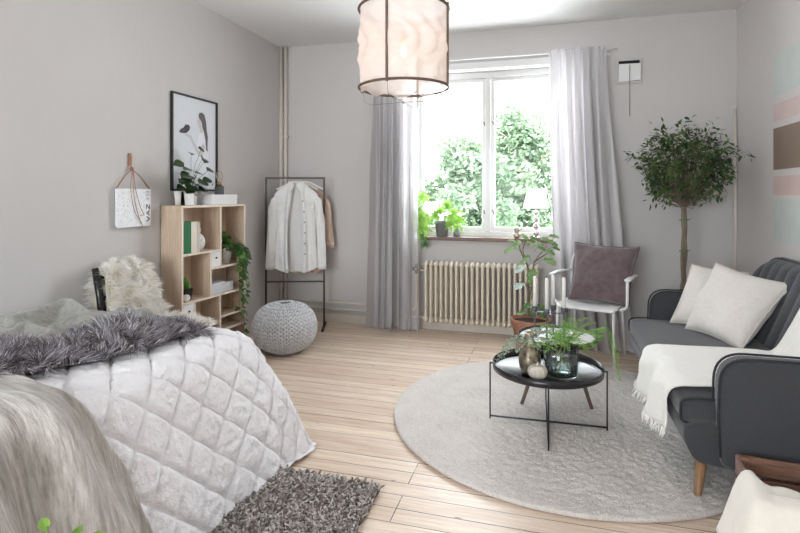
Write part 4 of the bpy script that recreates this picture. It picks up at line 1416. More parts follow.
def blouse(label, loc, rz, mt, W, Lg, sleeve, seed, open_=.11, details=True, group=None):
    t = thing('blouse', label, 'blouse', loc, rz)        # origin at the neck, hanging down -z, front = -y
    rnd = random.Random(seed)
    ph = [rnd.uniform(0, 6) for _ in range(5)]

    def body(u, v):
        # u runs around from the right front edge, over the back, to the left front edge
        z = -Lg * v
        hw = W / 2
        if v < .14:
            q = v / .14
            hw = .065 + (W / 2 - .065) * (q ** .9)
            z = -.012 - (Lg * .14 - .012) * (q ** 1.1)
        else:
            hw = W / 2 * (1 - .10 * sm(.14, .30, v) + .10 * sm(.5, 1, v))
        gap = open_ * (.25 + .75 * sm(.02, .5, v)) * (1 - .25 * sm(.8, 1, v))
        a0 = -PI / 2 + gap / max(hw, .06) * .8
        a = a0 + (2 * PI - 2 * (a0 + PI / 2)) * u
        dep = .030 + .028 * sm(.1, .9, v)
        cx_, sy_ = math.cos(a), math.sin(a)
        x = hw * (math.copysign(abs(cx_) ** .75, cx_)); y = dep * sy_
        k = sm(.12, .6, v)
        y += k * (.012 * math.sin(x * 46 + ph[0] + v * 2) + .008 * math.sin(x * 85 + ph[1] - v * 3)) + .004 * nz(x * 18, v * 7, seed)
        if v > .82:
            z += .055 * sm(.82, 1, v) * (abs(x) / hw) ** 2.5
        return (x, y, z)
    m = MB(); m.grid(body, 110, 60); bo = m.build('body', mt, t, local=True)
    for sd in (-1, 1):
        sx = sd * W / 2
        p = [(sx * .72, 0, -.125), (sx * .90, 0, -.165), (sx * 1.02, -.004, -.27), (sx * 1.10, -.008, -.42), (sx * (1.19), -.010, -sleeve)]
        P = smooth_path(p, 10); n = 20
        vs = []; m = MB()
        for i, c in enumerate(P):
            q = i / (len(P) - 1)
            ra = .056 * (1 - .30 * q); rb = .022 * (1 - .15 * q)
            for j in range(n):
                a = 2 * PI * j / n
                wob = 1 + .10 * math.sin(a * 3 + q * 9 + ph[2]) + .06 * math.sin(a * 5 - q * 17)
                vs.append((c.x + ra * math.cos(a) * wob, c.y + rb * math.sin(a) * wob, c.z + .02 * math.cos(a) * sd * -1 * (1 - q)))
        fs = [(i * n + j, i * n + (j + 1) % n, (i + 1) * n + (j + 1) % n, (i + 1) * n + j) for i in range(len(P) - 1) for j in range(n)]
        m.add(vs, fs); sl = m.build('sleeve', mt, t, local=True)
        c = P[-1]; m = MB()
        m.lathe([(.040, -.048), (.042, -.02), (.041, .012)], (c.x, c.y, c.z), 24, 0, None, .5); m.build('cuff', mt, sl, local=True, solid=.002)
    if details:
        # collar wings
        for sd in (-1, 1):
            m = MB()
            vs = [(sd * .012, -.040, -.035), (sd * .066, -.012, .004), (sd * .085, -.022, -.030), (sd * .070, -.062, -.110), (sd * .030, -.060, -.080)]
            m.add(vs, [(0, 1, 2, 3, 4)]); m.build('collar', mt, t, local=True, smooth=False, solid=.004)
            m = MB(); m.add([(sd * .10, -.040, -.20), (sd * .175, -.034, -.20), (sd * .175, -.037, -.27), (sd * .1375, -.043, -.295), (sd * .10, -.044, -.27)], [(0, 1, 2, 3, 4)])
            pk = m.build('pocket', mt, t, local=True, smooth=False, solid=.003)
            m = MB(); m.add([(sd * .10, -.046, -.198), (sd * .175, -.040, -.198), (sd * .175, -.041, -.220), (sd * .1375, -.049, -.238), (sd * .10, -.048, -.220)], [(0, 1, 2, 3, 4)])
            m.build('pocket_flap', mat('pocket_flap_cloth', srgb(222, 222, 218), .9), pk, local=True, smooth=False, solid=.003)
        m = MB()
        pts = []
        for i in range(28):
            q = .05 + .93 * i / 27
            b0 = Vector(body(0.0, q)); b1 = Vector(body(.035, q)); o = Vector((0, -.004, 0)); pts += [b0 + o, b1 + o]
        m.add(pts, [(2 * i, 2 * i + 1, 2 * i + 3, 2 * i + 2) for i in range(27)]); m.build('placket', mt, t, local=True, solid=.002)
        m = MB()
        pts = []
        for i in range(28):
            q = .05 + .93 * i / 27
            b0 = Vector(body(1.0, q)); b1 = Vector(body(.965, q)); o = Vector((0, -.004, 0)); pts += [b0 + o, b1 + o]
        m.add(pts, [(2 * i, 2 * i + 1, 2 * i + 3, 2 * i + 2) for i in range(27)]); m.build('placket', mt, t, local=True, solid=.002)
        for i in range(7):
            b0 = Vector(body(.016, .10 + .115 * i)); m = MB(); m.ball((b0.x, b0.y - .008, b0.z), (.006, .0025, .006), 10, 6)
            m.build('button', M['bronze'], t, local=True)
    return t


RM = world_of(rk)
def rack_pt(x, y, z): return RM @ Vector((x, y, z))
hz = RHt + .001 
hanger('coat_hanger', 'white clothes hanger carrying the white blouse', rack_pt(.020, 0, hz - .0), RA)
hanger('coat_hanger', 'white clothes hanger carrying the blush blouse', rack_pt(.080, .022, hz), RA)
blouse('white button-front blouse with two pockets hanging on the rack', rack_pt(.020, -.075, hz - .045), RA, M['shirtw'], .42, .88, .80, 2, .07)
blouse('blush pink blouse hanging behind the white one', rack_pt(.082, .080, hz - .055), RA, M['shirtp'], .42, .90, .60, 5, .05, False)

# ================================================================== sofa (back against the right wall)
SY0, SY1 = 2.43, 4.00
sofa = thing('sofa', 'charcoal blue wool two-seat sofa with oak legs against the right wall', 'sofa', (1.0, (SY0 + SY1) / 2, .02))
def rprof(pts, r=.0, n=5):
    """round the corners of an (x,z) outline; pts = (x, z, radius)"""
    out = []
    K = len(pts)
    for i, (x, z, r) in enumerate(pts):
        if r <= 0: out.append((x, z)); continue
        p = Vector((x, z)); a = Vector(pts[i - 1][:2]) - p; b = Vector(pts[(i + 1) % K][:2]) - p
        ra = min(r, a.length * .48, b.length * .48)
        A = p + a.normalized() * ra; B = p + b.normalized() * ra
        for k in range(n + 1):
            t = k / n
            q = A * (1 - t) ** 2 + p * 2 * t * (1 - t) + B * t * t
            out.append((q.x, q.y))
    return out
base_prof = rprof([(.58, .345, .02), (.545, .335, .02), (.540, .28, .05), (.585, .185, .06), (.67, .175, .03), (1.36, .175, .04), (1.42, .30, .05), (1.42, .345, .01)])
m = MB(); m.prism(base_prof, SY0 + .012, SY1 - .012); m.build('base_frame', M['sofa'], sofa, smooth=False, bevel=.012, seg=3)
# seat cushion
def cush(u, v):
    # closed tube along y: profile superellipse
    a = u * 2 * PI
    cx_, cz = .885, .388
    hw, hh = .350, .057
    sx, sz = math.cos(a), math.sin(a)
    y = SY0 + .02 + (SY1 - SY0 - .04) * v
    e = min(v, 1 - v) / .035
    k = 1 if e >= 1 else (1 - (1 - max(0, e)) ** 2.6) ** (1 / 2.6)
    x = cx_ + (hw - .05 + .05 * k) * math.copysign(abs(sx) ** .28, sx)
    z = cz + (hh * (.35 + .65 * k)) * math.copysign(abs(sz) ** .38, sz) + (.012 * math.sin(PI * v) if sz > 0 else 0)
    return (x, y, z)
m = MB(); n0 = 72; m.grid(cush, n0, 80, closed_u=True)
for vv in (0, 1):
    m.add([cush(k / n0, vv) for k in range(n0)], [tuple(range(n0))] if vv == 0 else [tuple(range(n0 - 1, -1, -1))])
seat = m.build('seat_cushion', M['sofa'], sofa)
for y in (SY0 + .035, SY1 - .035):
    m = MB(); m.tube([Vector(cush(k / 48, .5)) * 1 + Vector((0, y - cush(k / 48, .5)[1], -.008 if math.sin(k / 48 * 2 * PI) > 0 else 0)) for k in range(48)], .005, 6, closed=True)
    m.build('piping', M['piping'], seat)
# arms
arm_prof = rprof([(.675, .18, .05), (.665, .40, .02), (.672, .640, .13), (1.30, .640, .05), (1.41, .60, .08), (1.42, .20, .05)], n=8)
for y0, y1 in ((SY0 - .02, SY0 + .065), (SY1 - .065, SY1 + .02)):
    m = MB(); m.prism(arm_prof, y0, y1); am = m.build('arm', M['sofa'], sofa, smooth=False, bevel=.022, seg=4)
    for y in (y0 + .004, y1 - .004):
        P = [(x - (.0 if x > .9 else .002), y, z + .002) for x, z in arm_prof[8:-8]]
        m = MB(); m.tube(P, .005, 6); m.build('piping', M['piping'], am)
# channel-tufted backrest, leaning back, rounded upper corners
def backf(u, v, front=True):
    y0, y1 = SY0 + .075, SY1 - .005
    y = y0 + (y1 - y0) * u
    top = .90
    # rounded corners
    e = min(u, 1 - u) * (y1 - y0)
    rc = .17
    if e < rc: top -= rc - math.sqrt(max(0, rc * rc - (rc - e) ** 2))
    top = max(top, .60)
    z = .40 + (top - .40) * v
    lean = .20 * (z - .40) / .5
    if front:
        ch_ = .016 * abs(math.sin(PI * (y - y0) / .115)) ** .6
        x = 1.155 + lean - ch_ * sm(0, .1, v) * sm(1.02, .9, v) + .028 * (1 - math.sqrt(max(0, 1 - max(0, (v - .9) / .1) ** 2)))
        x -= .03 * math.sin(PI * u) * 0
    else:
        x = 1.155 + lean + .115 - .02 * (1 - math.sqrt(max(0, 1 - max(0, (v - .9) / .1) ** 2)))
        x = min(x, 1.485)
    return (x, y, z)
m = MB()
NU, NV = 170, 26
m.grid(lambda u, v: backf(u, v, True), NU, NV); m.grid(lambda u, v: backf(1 - u, v, False), NU, NV)
F_ = lambda u, v: backf(u, v, True); B_ = lambda u, v: backf(u, v, False)
def strip_between(seqA, seqB):
    n = len(seqA); mid = [tuple((Vector(a) + Vector(b)) / 2 + Vector((0, 0, .012 * (1 if Vector(a).z > .5 else 0)))) for a, b in zip(seqA, seqB)]
    m.add(list(seqA) + mid + list(seqB), [(i, n + i, n + i + 1, i + 1) for i in range(n - 1)] + [(n + i, 2 * n + i, 2 * n + i + 1, n + i + 1) for i in range(n - 1)])
strip_between([F_(i / (NU - 1), 1) for i in range(NU)], [B_(i / (NU - 1), 1) for i in range(NU)])
for uu in (0, 1): strip_between([F_(uu, i / (NV - 1)) for i in range(NV)], [B_(uu, i / (NV - 1)) for i in range(NV)])
m.build('backrest', M['sofa'], sofa)
m = MB(); m.tube([Vector(F_(i / 120, 1)) + Vector((.008, 0, .004)) for i in range(121)], .005, 6); m.build('piping', M['piping'], sofa)
for x, y, dx, dy in ((.630, SY0 + .085, -.03, -.025), (.635, SY1 - .10, -.03, .02), (1.34, SY0 + .10, .02, -.02), (1.34, SY1 - .10, .02, .02)):
    z0 = .012 if math.hypot(x + dx - RC[0], y + dy - RC[1]) < RR - .02 else 0.0
    m = MB(); m.tube([(x + dx, y + dy, z0), (x + dx * .8, y + dy * .8, z0 + .01), (x, y, .185)], [.013, .015, .024], 16); m.build('leg', M['oak'], sofa)


# ---- cushions
def pillow(name, label, c00, c10, c11, c01, T, mt, pipe=None, group=None, seed=0, pinch=.085):
    """corners: bottom-left, bottom-right, top-right, top-left seen from the front"""
    c = [Vector(q) for q in (c00, c10, c11, c01)]
    n = (c[1] - c[0]).cross(c[3] - c[0]).normalized()
    cen = sum(c, Vector()) / 4
    N = 34
    def P(u, v, s):
        ez = 1 - pinch * math.sin(PI * v) ; ex = 1 - pinch * math.sin(PI * u)
        uu = .5 + (u - .5) * ez; vv = .5 + (v - .5) * ex
        p = (c[0] * (1 - uu) + c[1] * uu) * (1 - vv) + (c[3] * (1 - uu) + c[2] * uu) * vv
        q = max(0, (1 - abs(2 * u - 1) ** 2.6) * (1 - abs(2 * v - 1) ** 2.6)) ** .55
        w = .022 * nz(u * 3.2 + seed, v * 3.2, s) + .004 * nz(u * 10 + seed, v * 10, s)
        return p + n * s * (T / 2 * q + w * min(1, q * 2)) - Vector((0, 0, .006 * q))
    t = thing(name, label, 'cushion', (cen.x, cen.y, min(q.z for q in c)), 0, group)
    m = MB()
    m.grid(lambda u, v: P(u, v, 1), N, N); m.grid(lambda u, v: P(1 - u, v, -1), N, N)
    bo = m.build('cover', mt, t)
    w_ = bo.modifiers.new('weld', 'WELD'); w_.merge_threshold = .0008
    ed = [P(k / 20, 0, 1) for k in range(20)] + [P(1, k / 20, 1) for k in range(20)] + [P(1 - k / 20, 1, 1) for k in range(20)] + [P(0, 1 - k / 20, 1) for k in range(20)]
    m = MB(); m.tube(ed, .004, 6, closed=True); m.build('seam', pipe or mt, t)
    return t


pillow('cushion', 'larger white linen cushion in front on the sofa', (.83, 3.70, .455), (1.01, 3.27, .448), (1.33, 3.46, .795), (1.03, 3.80, .865), .20, M['linen'], M['linen2'], None, 1)
pillow('cushion', 'white linen cushion leaning behind the larger one on the sofa', (.775, 3.86, .450), (1.00, 3.66, .450), (1.25, 3.88, .80), (.945, 4.03, .825), .13, M['linen'], M['linen2'], None, 5)

# ---- white throw over sofa seat and backrest
tp = [(1.425, .70), (1.41, .86), (1.375, .925), (1.325, .905), (1.27, .80), (1.19, .60), (1.13, .490), (1.05, .474), (.85, .474), (.64, .472), (.555, .466), (.510, .435), (.492, .37), (.475, .27)]
tpp = smooth_path([(x, 0, z) for x, z in tp], 6)
def throwf(u, v):
    q = v * (len(tpp) - 1); i = min(int(q), len(tpp) - 2); c = tpp[i].lerp(tpp[i + 1], q - i)
    ya = 2.63 - .085 * sm(.2, .6, v) ; yb = 3.05 + .13 * sm(.1, .5, v) + .04 * sm(.85, 1, v)
    y = ya + (yb - ya) * u + .006 * math.sin(v * 23)
    up = .010 * nz(y * 8, v * 9, 2) + .012 * abs(math.sin(y * 11 + v * 3)) * sm(.0, .1, min(u, 1 - u) + .03)
    k = sm(.8, .92, v)
    return (c.x - k * (up * 1.6 + .012 * math.sin(y * 19)), y, c.z + (1 - k) * up + .004)
sth = thing('wool_throw', 'white fringed wool throw spread over the sofa seat and backrest', 'throw', (.95, 2.85, .49))
m = MB(); m.grid(throwf, 60, 130); m.build('cloth', M['whitethrow'], sth, solid=.007)
m = MB(); rnd = random.Random(3)
for k in range(100):
    u = (k + .5) / 100
    p = Vector(throwf(u, 1)); 
    d = Vector((-.012 + rnd.gauss(0, .008), rnd.gauss(0, .008), -.045))
    m.tube([p, p + d * .5 + Vector((rnd.gauss(0, .003), rnd.gauss(0, .003), 0)), p + d], [.0028, .0035, .0022], 5)
fo = m.build('fringe', M['whitethrow'], sth)

# ================================================================== coffee table (black tray table)
TC = (-.014, 3.025); TR = .297
ct = thing('coffee_table', 'low round black tray table with thin crossed steel legs', 'coffee table', (TC[0], TC[1], .026))
Z = lambda z: z
m = MB(); m.lathe([(.0001, .326), (TR - .01, .326), (TR, .331), (TR + .002, .367), (TR - .003, .367), (TR - .006, .336), (TR - .012, .332), (.0001, .332)], (TC[0], TC[1], 0), 96)
m.build('tray', M['tray'], ct, bevel=0)
ang0 = R(1.5)
for k in range(4):
    a = ang0 + k * PI / 2; ca, sa = math.cos(a), math.sin(a)
    r_ = TR + .017
    m = MB(); m.bar((TC[0] + ca * r_, TC[1] + sa * r_, .026), (TC[0] + ca * r_, TC[1] + sa * r_, .345), .008)
    m.bar((TC[0] + ca * (r_ + .004), TC[1] + sa * (r_ + .004), .345), (TC[0] + ca * (TR - .01), TC[1] + sa * (TR - .01), .345), .008)
    m.build('leg', M['black'], ct, smooth=False)
for a in (ang0, ang0 + PI / 2):
    m = MB(); ca, sa = math.cos(a) * (TR + .017), math.sin(a) * (TR + .017)
    m.bar((TC[0] - ca, TC[1] - sa, .042), (TC[0] + ca, TC[1] + sa, .042), .008); m.build('cross_bar', M['black'], ct, smooth=False)
# ================================================================== second table behind, with white top
T2 = (.045, 3.51); t2z = .385
st = thing('side_table', 'round white-topped tray table on angled wooden legs behind the black one', 'side table', (T2[0], T2[1], .026))
m = MB(); m.lathe([(.0001, t2z - .012), (.232, t2z - .012), (.240, t2z - .006), (.242, t2z + .022), (.237, t2z + .022), (.234, t2z - .002), (.0001, t2z - .002)], (T2[0], T2[1], 0), 72); m.build('tray_rim', M['bronze'], st)
m = MB(); m.lathe([(.0001, t2z - .001), (.233, t2z - .001), (.233, t2z + .006), (.0001, t2z + .006)], (T2[0], T2[1], 0), 72); m.build('tabletop', mat('white_marble', srgb(226, 224, 222), .3, var=.05, vscale=6), st, smooth=False)
for fx_, fy_ in ((-.165, 3.27), (.242, 3.31), (.045, 3.79)):
    m = MB(); a = Vector((fx_, fy_, .026)); b = Vector((T2[0] + (fx_ - T2[0]) * .42, T2[1] + (fy_ - T2[1]) * .42, t2z - .012))
    m.tube([a, b], [.010, .016], 12); m.build('leg', M['bronze'] if False else M['oak2'] if 'oak2' in M else M['bamboo'], st)

# candle holder
CH = (.012, 3.50)
zt = t2z + .0065
cd = thing('candle_holder', 'grey metal candle holder with four cups on the white side table', 'candle holder', (CH[0], CH[1], zt))
cups = [(-.105, .0), (-.03, -.07), (.01, .06), (.075, -.005)]
m = MB(); m.box(-.115, .085, -.008, .008, .150, .157); m.box(-.015, -.003, -.075, .065, .150, .157)
m.build('cross_frame', M['gunmetal'], cd, local=True, smooth=False)
for x, y in cups:
    m = MB(); m.tube([(x, y, .0), (x, y, .16)], .0055, 8); m.lathe([(.018, 0), (.018, .005), (.006, .006)], (x, y, 0), 16); m.build('stem', M['gunmetal'], cd, local=True)
    m = MB(); m.lathe([(.006, .158), (.0165, .162), (.0175, .192), (.0135, .192), (.0125, .172), (.0001, .172)], (x, y, 0), 20); m.build('cup', M['gunmetal'], cd, local=True)
for (x, y), l in zip(cups, ('leftmost white candle in the grey holder', 'second white candle from the left in the grey holder', 'third white candle from the left, at the back of the holder', 'rightmost white candle, nearest the white chair')):
    m = MB(); hgt = .215
    m.lathe([(.0115, 0), (.0115, hgt - .012), (.008, hgt - .002), (.0015, hgt), ], (CH[0] + x, CH[1] + y, zt + .1725), 18)
    c_ = thing('candle', l, 'candle', (CH[0] + x, CH[1] + y, zt + .1725), 0, 'white candles in the holder')
    m.build('wax', M['wax'], c_)
    m = MB(); m.tube([(CH[0] + x, CH[1] + y, zt + .1725 + hgt - .001), (CH[0] + x + .001, CH[1] + y, zt + .1725 + hgt + .012)], .0012, 5); m.build('wick', M['black'], c_)

# ================================================================== things on the black tray
TZ = .3325
# glass vase with water
gv = thing('glass_vase', 'clear glass cylinder vase of water with fern stems on the black tray', 'vase', (.056, 2.955, TZ))
m = MB(); m.lathe([(.0001, 0), (.086, 0), (.091, .006), (.091, .158), (.088, .160), (.085, .156), (.085, .014), (.080, .009), (.0001, .009)], (0, 0, 0), 48); m.build('glass', M['vaseglass'], gv, local=True)
m = MB(); m.lathe([(.0001, .0098), (.0845, .0098), (.0845, .100), (.0001, .100)], (0, 0, 0), 48); m.build('water', clear_glass('vase_water', (.88, .94, .93, 1), .05), gv, local=True)


def frond(ms, ml, pts, width, rnd, step=.010, needle=.012, up=(0, 0, 1), fine=True, lw=.0016):
    """feathery frond: stem, side branchlets and needles"""
    P = smooth_path(pts, 8)
    ms.tube(P, [.0016 - .0011 * i / len(P) for i in range(len(P))], 5)
    Ls = [0]
    for i in range(1, len(P)): Ls.append(Ls[-1] + (P[i] - P[i - 1]).length)
    tot = Ls[-1]; s = step * 2; sd = 1
    while s < tot:
        i = next(k for k in range(1, len(P)) if Ls[k] >= s)
        t = (s - Ls[i - 1]) / max(1e-6, Ls[i] - Ls[i - 1]); p = P[i - 1].lerp(P[i], t); d = (P[i] - P[i - 1]).normalized()
        side = d.cross(Vector(up)); side = side.normalized() if side.length > .05 else d.orthogonal().normalized()
        q = s / tot
        w = width * (math.sin(PI * min(1, q * .86 + .10)) ** .8) * rnd.uniform(.75, 1.1)
        bd = (side * sd + d * .75 + Vector((rnd.gauss(0, .18), rnd.gauss(0, .18), rnd.gauss(0, .18)))).normalized()
        e = p + bd * w
        nrm = bd.cross(side.cross(d)).normalized()
        nn = max(2, int(w / (needle * .42)))
        for k in range(nn):
            c = p.lerp(e, (k + .6) / nn)
            for s2 in (-1, 1):
                nd = (nrm * s2 + bd * .8 + Vector((rnd.gauss(0, .25), rnd.gauss(0, .25), rnd.gauss(0, .25)))).normalized()
                tp_ = c + nd * needle * rnd.uniform(.7, 1.1)
                o = nd.cross(Vector((rnd.gauss(0, 1), rnd.gauss(0, 1), rnd.gauss(0, 1)))).normalized() * lw
                ml.add([c, c.lerp(tp_, .5) + o, tp_, c.lerp(tp_, .5) - o], [(0, 1, 2, 3)])
        ml.add([p - nrm * .0007, e, p + nrm * .0007], [(0, 1, 2)])
        s += step * rnd.uniform(.7, 1.2); sd = -sd


rnd = random.Random(31)
G = Vector((.056, 2.955, TZ))
fe = thing('asparagus_fern', 'bright green asparagus fern sprays arching out of the glass vase', 'fern', (G.x, G.y, TZ + .02))
ms = MB(); ml = MB()
def at(px, py, t):
    r_ = ray(px, py); return Vector((r_[0] * t, r_[1] * t, EYE + r_[2] * t))
foot = lambda dx, dy: G + Vector((dx, dy, .018))
sprays = [[(592, 345, 2.9), (598, 333, 2.85), (606, 325, 2.8)], [(585, 332, 2.95), (604, 330, 2.85), (613, 345, 2.8), (617, 366, 2.75), (620, 380, 2.72)],
          [(572, 335, 3.0), (585, 326, 3.0), (596, 322, 3.05)], [(565, 330, 3.0), (575, 322, 3.1), (588, 318, 3.15)], [(568, 338, 2.9), (580, 340, 2.8), (596, 346, 2.75)],
          [(552, 338, 2.85), (540, 344, 2.75), (528, 346, 2.7)], [(556, 332, 2.95), (548, 326, 3.0), (538, 324, 3.05)], [(560, 336, 2.8), (562, 343, 2.7), (570, 350, 2.66)],
          [(575, 333, 2.9), (590, 333, 2.9), (604, 338, 3.0)], [(562, 330, 2.95), (566, 322, 3.0), (574, 316, 3.05)], [(571, 338, 2.85), (583, 346, 2.75), (590, 356, 2.7)], [(558, 336, 2.85), (552, 346, 2.75), (545, 352, 2.7)],
          [(566, 334, 2.9), (572, 328, 2.8), (584, 330, 2.72)], [(560, 334, 2.9), (553, 334, 2.8), (545, 338, 2.72)]]
for k, s in enumerate(sprays):
    a = k * 2.1
    f0 = foot(math.cos(a) * .05, math.sin(a) * .05)
    rim = G + Vector((math.cos(a + 2.6) * .03, math.sin(a + 2.6) * .03, .15))
    ms.tube(smooth_path([f0, rim, at(*s[0])], 5), .0018, 5)
    frond(ms, ml, [rim + Vector((0, 0, .01))] + [at(*q) for q in s], .036 if len(s) == 3 else .030, rnd, .0085, .012)
ms.build('stems', M['greenstem'], fe); ml.build('needles', M['fern'], fe, smooth=False)
# short cut stems under water
# bronze vase with silver-green leaves
bvp = at(530, 361, 3.0)
BVX, BVY = -.105, 2.930
bv = thing('bronze_vase', 'mottled bronze bottle vase with a narrow neck on the black tray', 'vase', (BVX, BVY, TZ))
m = MB(); m.lathe([(.0001, 0), (.034, 0), (.046, .010), (.056, .040), (.060, .075), (.056, .105), (.042, .135), (.028, .155), (.024, .172), (.024, .205), (.029, .222), (.026, .224), (.020, .205), (.020, .175)], (0, 0, 0), 40); m.build('body', M['darkvase'], bv, local=True)
df = thing('dusty_miller', 'feathery silver-green foliage spilling from the bronze vase', 'foliage', (BVX, BVY, TZ + .19))
ms = MB(); ml = MB()
top = Vector((BVX, BVY, TZ + .21))
for k, s in enumerate([[(516, 342, 2.95), (505, 352, 2.9), (497, 360, 2.85)], [(520, 338, 2.9), (512, 344, 2.8), (506, 350, 2.75)], [(540, 332, 3.0), (552, 333, 3.0), (564, 338, 2.95)], [(535, 336, 2.9), (545, 340, 2.8), (556, 345, 2.75)],
                       [(527, 336, 2.9), (522, 344, 2.8), (516, 352, 2.75)], [(538, 328, 3.1), (548, 325, 3.1), (560, 326, 3.1)], [(532, 338, 2.8), (536, 346, 2.72), (541, 351, 2.7)], [(515, 336, 3.0), (508, 341, 3.0), (502, 350, 3.0)],
                       [(538, 334, 2.9), (550, 330, 2.85), (562, 331, 2.8)]]):
    frond(ms, ml, [top] + [at(*q) for q in s], .030, rnd, .010, .012, fine=False, lw=.0032)
ms.build('stems', M['greenstem'], df); ml.build('leaves', M['dusty'], df, smooth=False)
# white gourd
gp = (-.062, 2.850)
gd = thing('stone_gourd', 'small round white stoneware bud vase in front of the bronze vase', 'vase', (gp[0], gp[1], TZ))
m = MB()
def gf(u, v):
    a = u * 2 * PI; th = PI * v
    r = .050 * math.sin(th) ** .85 * (1 + .03 * math.cos(a * 8) * math.sin(th)); z = .040 - .040 * math.cos(th)
    if v > .8: z -= .008 * sm(.8, 1, v)
    return (r * math.cos(a), r * math.sin(a), max(z, 0))
m.grid(gf, 64, 26, closed_u=True); m.build('body', M['stone'], gd, local=True)
m = MB(); m.tube([(0, 0, .070), (0, 0, .082), (.004, 0, .088)], [.009, .006, .0065], 10); m.build('neck', M['stone'], gd, local=True)

# ================================================================== fig tree in terracotta
FG = (-.15, 4.50)
fg = thing('potted_fig', 'young fig plant in a terracotta pot in front of the radiator', 'plant', (FG[0], FG[1], 0))
pot(fg, .115, .160, .27, M['terracotta'], .012, .05)
ms = MB(); ml = MB(); rnd = random.Random(12)
FI = world_of(fg).inverted()
def ft(px, py, dy=0.0):
    r_ = ray(px, py); t = (FG[1] + dy) / r_[1]
    return FI @ Vector((r_[0] * t, r_[1] * t, EYE + r_[2] * t))
stems = [[(530, 316), (529, 300), (532, 285), (528, 268), (521, 252), (519, 245)], [(531, 300), (535, 282), (533, 268), (537, 258), (547, 246)], [(528, 268), (523, 250), (527, 240)], [(534, 262), (543, 256), (552, 250)], [(533, 290), (526, 284), (520, 282)]]
for s in stems:
    P = smooth_path([ft(x, y, rnd.uniform(-.03, .03)) for x, y in s], 6); ms.tube(P, [.0095 * (1 - .6 * i / len(P)) for i in range(len(P))] if s[0][1] > 310 else [.0065 * (1 - .6 * i / len(P)) for i in range(len(P))], 8)
lv = [(510, 249, 26, -1), (517, 243, 24, -1), (524, 236, 20, 1), (533, 238, 18, 1), (529, 243, 20, 1), (545, 239, 22, 1), (553, 236, 22, 1), (553, 243, 20, 1), (549, 260, 30, 1), (550, 252, 20, 1), (527, 257, 20, -1), (532, 275, 34, 0), (521, 268, 26, -1), (520, 285, 28, -1),
      (541, 248, 20, 1), (512, 240, 16, -1), (556, 248, 16, 1), (538, 243, 18, 1), (523, 262, 18, -1), (528, 305, 26, -1), (541, 314, 24, 1), (537, 306, 22, 1), (533, 312, 20, 0), (523, 312, 22, -1), (545, 308, 20, 1)]
cols = []
for i, (px, py, s, sd) in enumerate(lv):
    p = ft(px, py, rnd.uniform(-.09, .02))
    d = Vector((sd + rnd.gauss(0, .25), rnd.uniform(-.7, -.1), rnd.uniform(-.55, .1))) if sd else Vector((rnd.gauss(0, .2), -.4, -1))
    l_ = s * .0036
    leaf(ml, p - d.normalized() * l_ * .4, d, (0, -.55, .8) if sd else (0, -1, .2), l_, l_ * .85, 'fig', .12, .25, 1 if i in (12, 13) else (2 if i > 18 else 0))
    ms.tube([p - d.normalized() * l_ * .4, (p - d.normalized() * l_ * .4).lerp(ft(531, py + 8), .55)], .0016, 5)
ms.build('stem', M['twig'], fg, local=True)
ml.build('leaves', [M['figleaf'], leafm('pale_blueish_fig_leaf', srgb(170, 190, 180), srgb(214, 226, 220), .3, .5), M['ivy']], fg, local=True, smooth=False)

# ================================================================== white armchair
WC = thing('armchair', 'white metal armchair with curved arms between curtain and sofa', 'chair', (.32, 4.40, 0), R(-18))
W_ = world_of(WC)
m = MB()
def seatf(u, v):
    x = (u - .5) * (.46 - .03 * v); y = -.22 + .42 * v
    r = .0; z = .445 - .018 * math.sin(PI * u) * math.sin(PI * min(1, v * 1.1)) + .012 * (1 - sm(0, .12, v)) * -1
    x *= 1 - .10 * (1 - sm(0, .16, v)) ** 2 - .06 * sm(.85, 1, v)
    return (x, y, z)
m.grid(seatf, 30, 30); m.build('seat', M['whitem'], WC, local=True, solid=.012)
for sx in (-1, 1):
    P = smooth_path([(sx * .205, -.20, 0.0), (sx * .205, -.20, .30), (sx * .205, -.20, .432)], 3)
    m = MB(); m.tube([(sx * .215, -.225, .034 if False else .0), (sx * .205, -.205, .436)], .010, 10); m.build('leg', M['whitem'], WC, local=True)
    m = MB(); m.tube([(sx * .20, .265, 0), (sx * .185, .185, .436)], .010, 10); m.build('leg', M['whitem'], WC, local=True)
    P = smooth_path([(sx * .15, -.07, .430), (sx * .225, -.075, .430), (sx * .270, -.08, .452), (sx * .280, -.085, .50), (sx * .282, -.095, .63), (sx * .282, -.08, .652), (sx * .275, .08, .657), (sx * .245, .20, .665), (sx * .228, .245, .665)], 7)
    m = MB(); m.tube(P, .011, 10); a_ = m.build('arm_frame', M['whitem'], WC, local=True)
    m = MB()
    m.box(sx * .285 - .024, sx * .285 + .024, -.115, .20, .655, .673); m.build('armrest', M['whitem'], a_, local=True, smooth=False, bevel=.008)
P = smooth_path([(-.19, .18, .435), (-.225, .235, .62), (-.215, .275, .78), (-.13, .300, .838), (0, .308, .850), (.13, .300, .838), (.215, .275, .78), (.225, .235, .62), (.19, .18, .435)], 7)
m = MB(); m.tube(P, .011, 10); m.build('back_frame', M['whitem'], WC, local=True)
for x in (-.11, 0, .11):
    m = MB(); m.tube([(x, .19, .44), (x, .255, .64), (x * 1.0, .300, .842)], .006, 8); m.build('back_spindle', M['whitem'], WC, local=True)
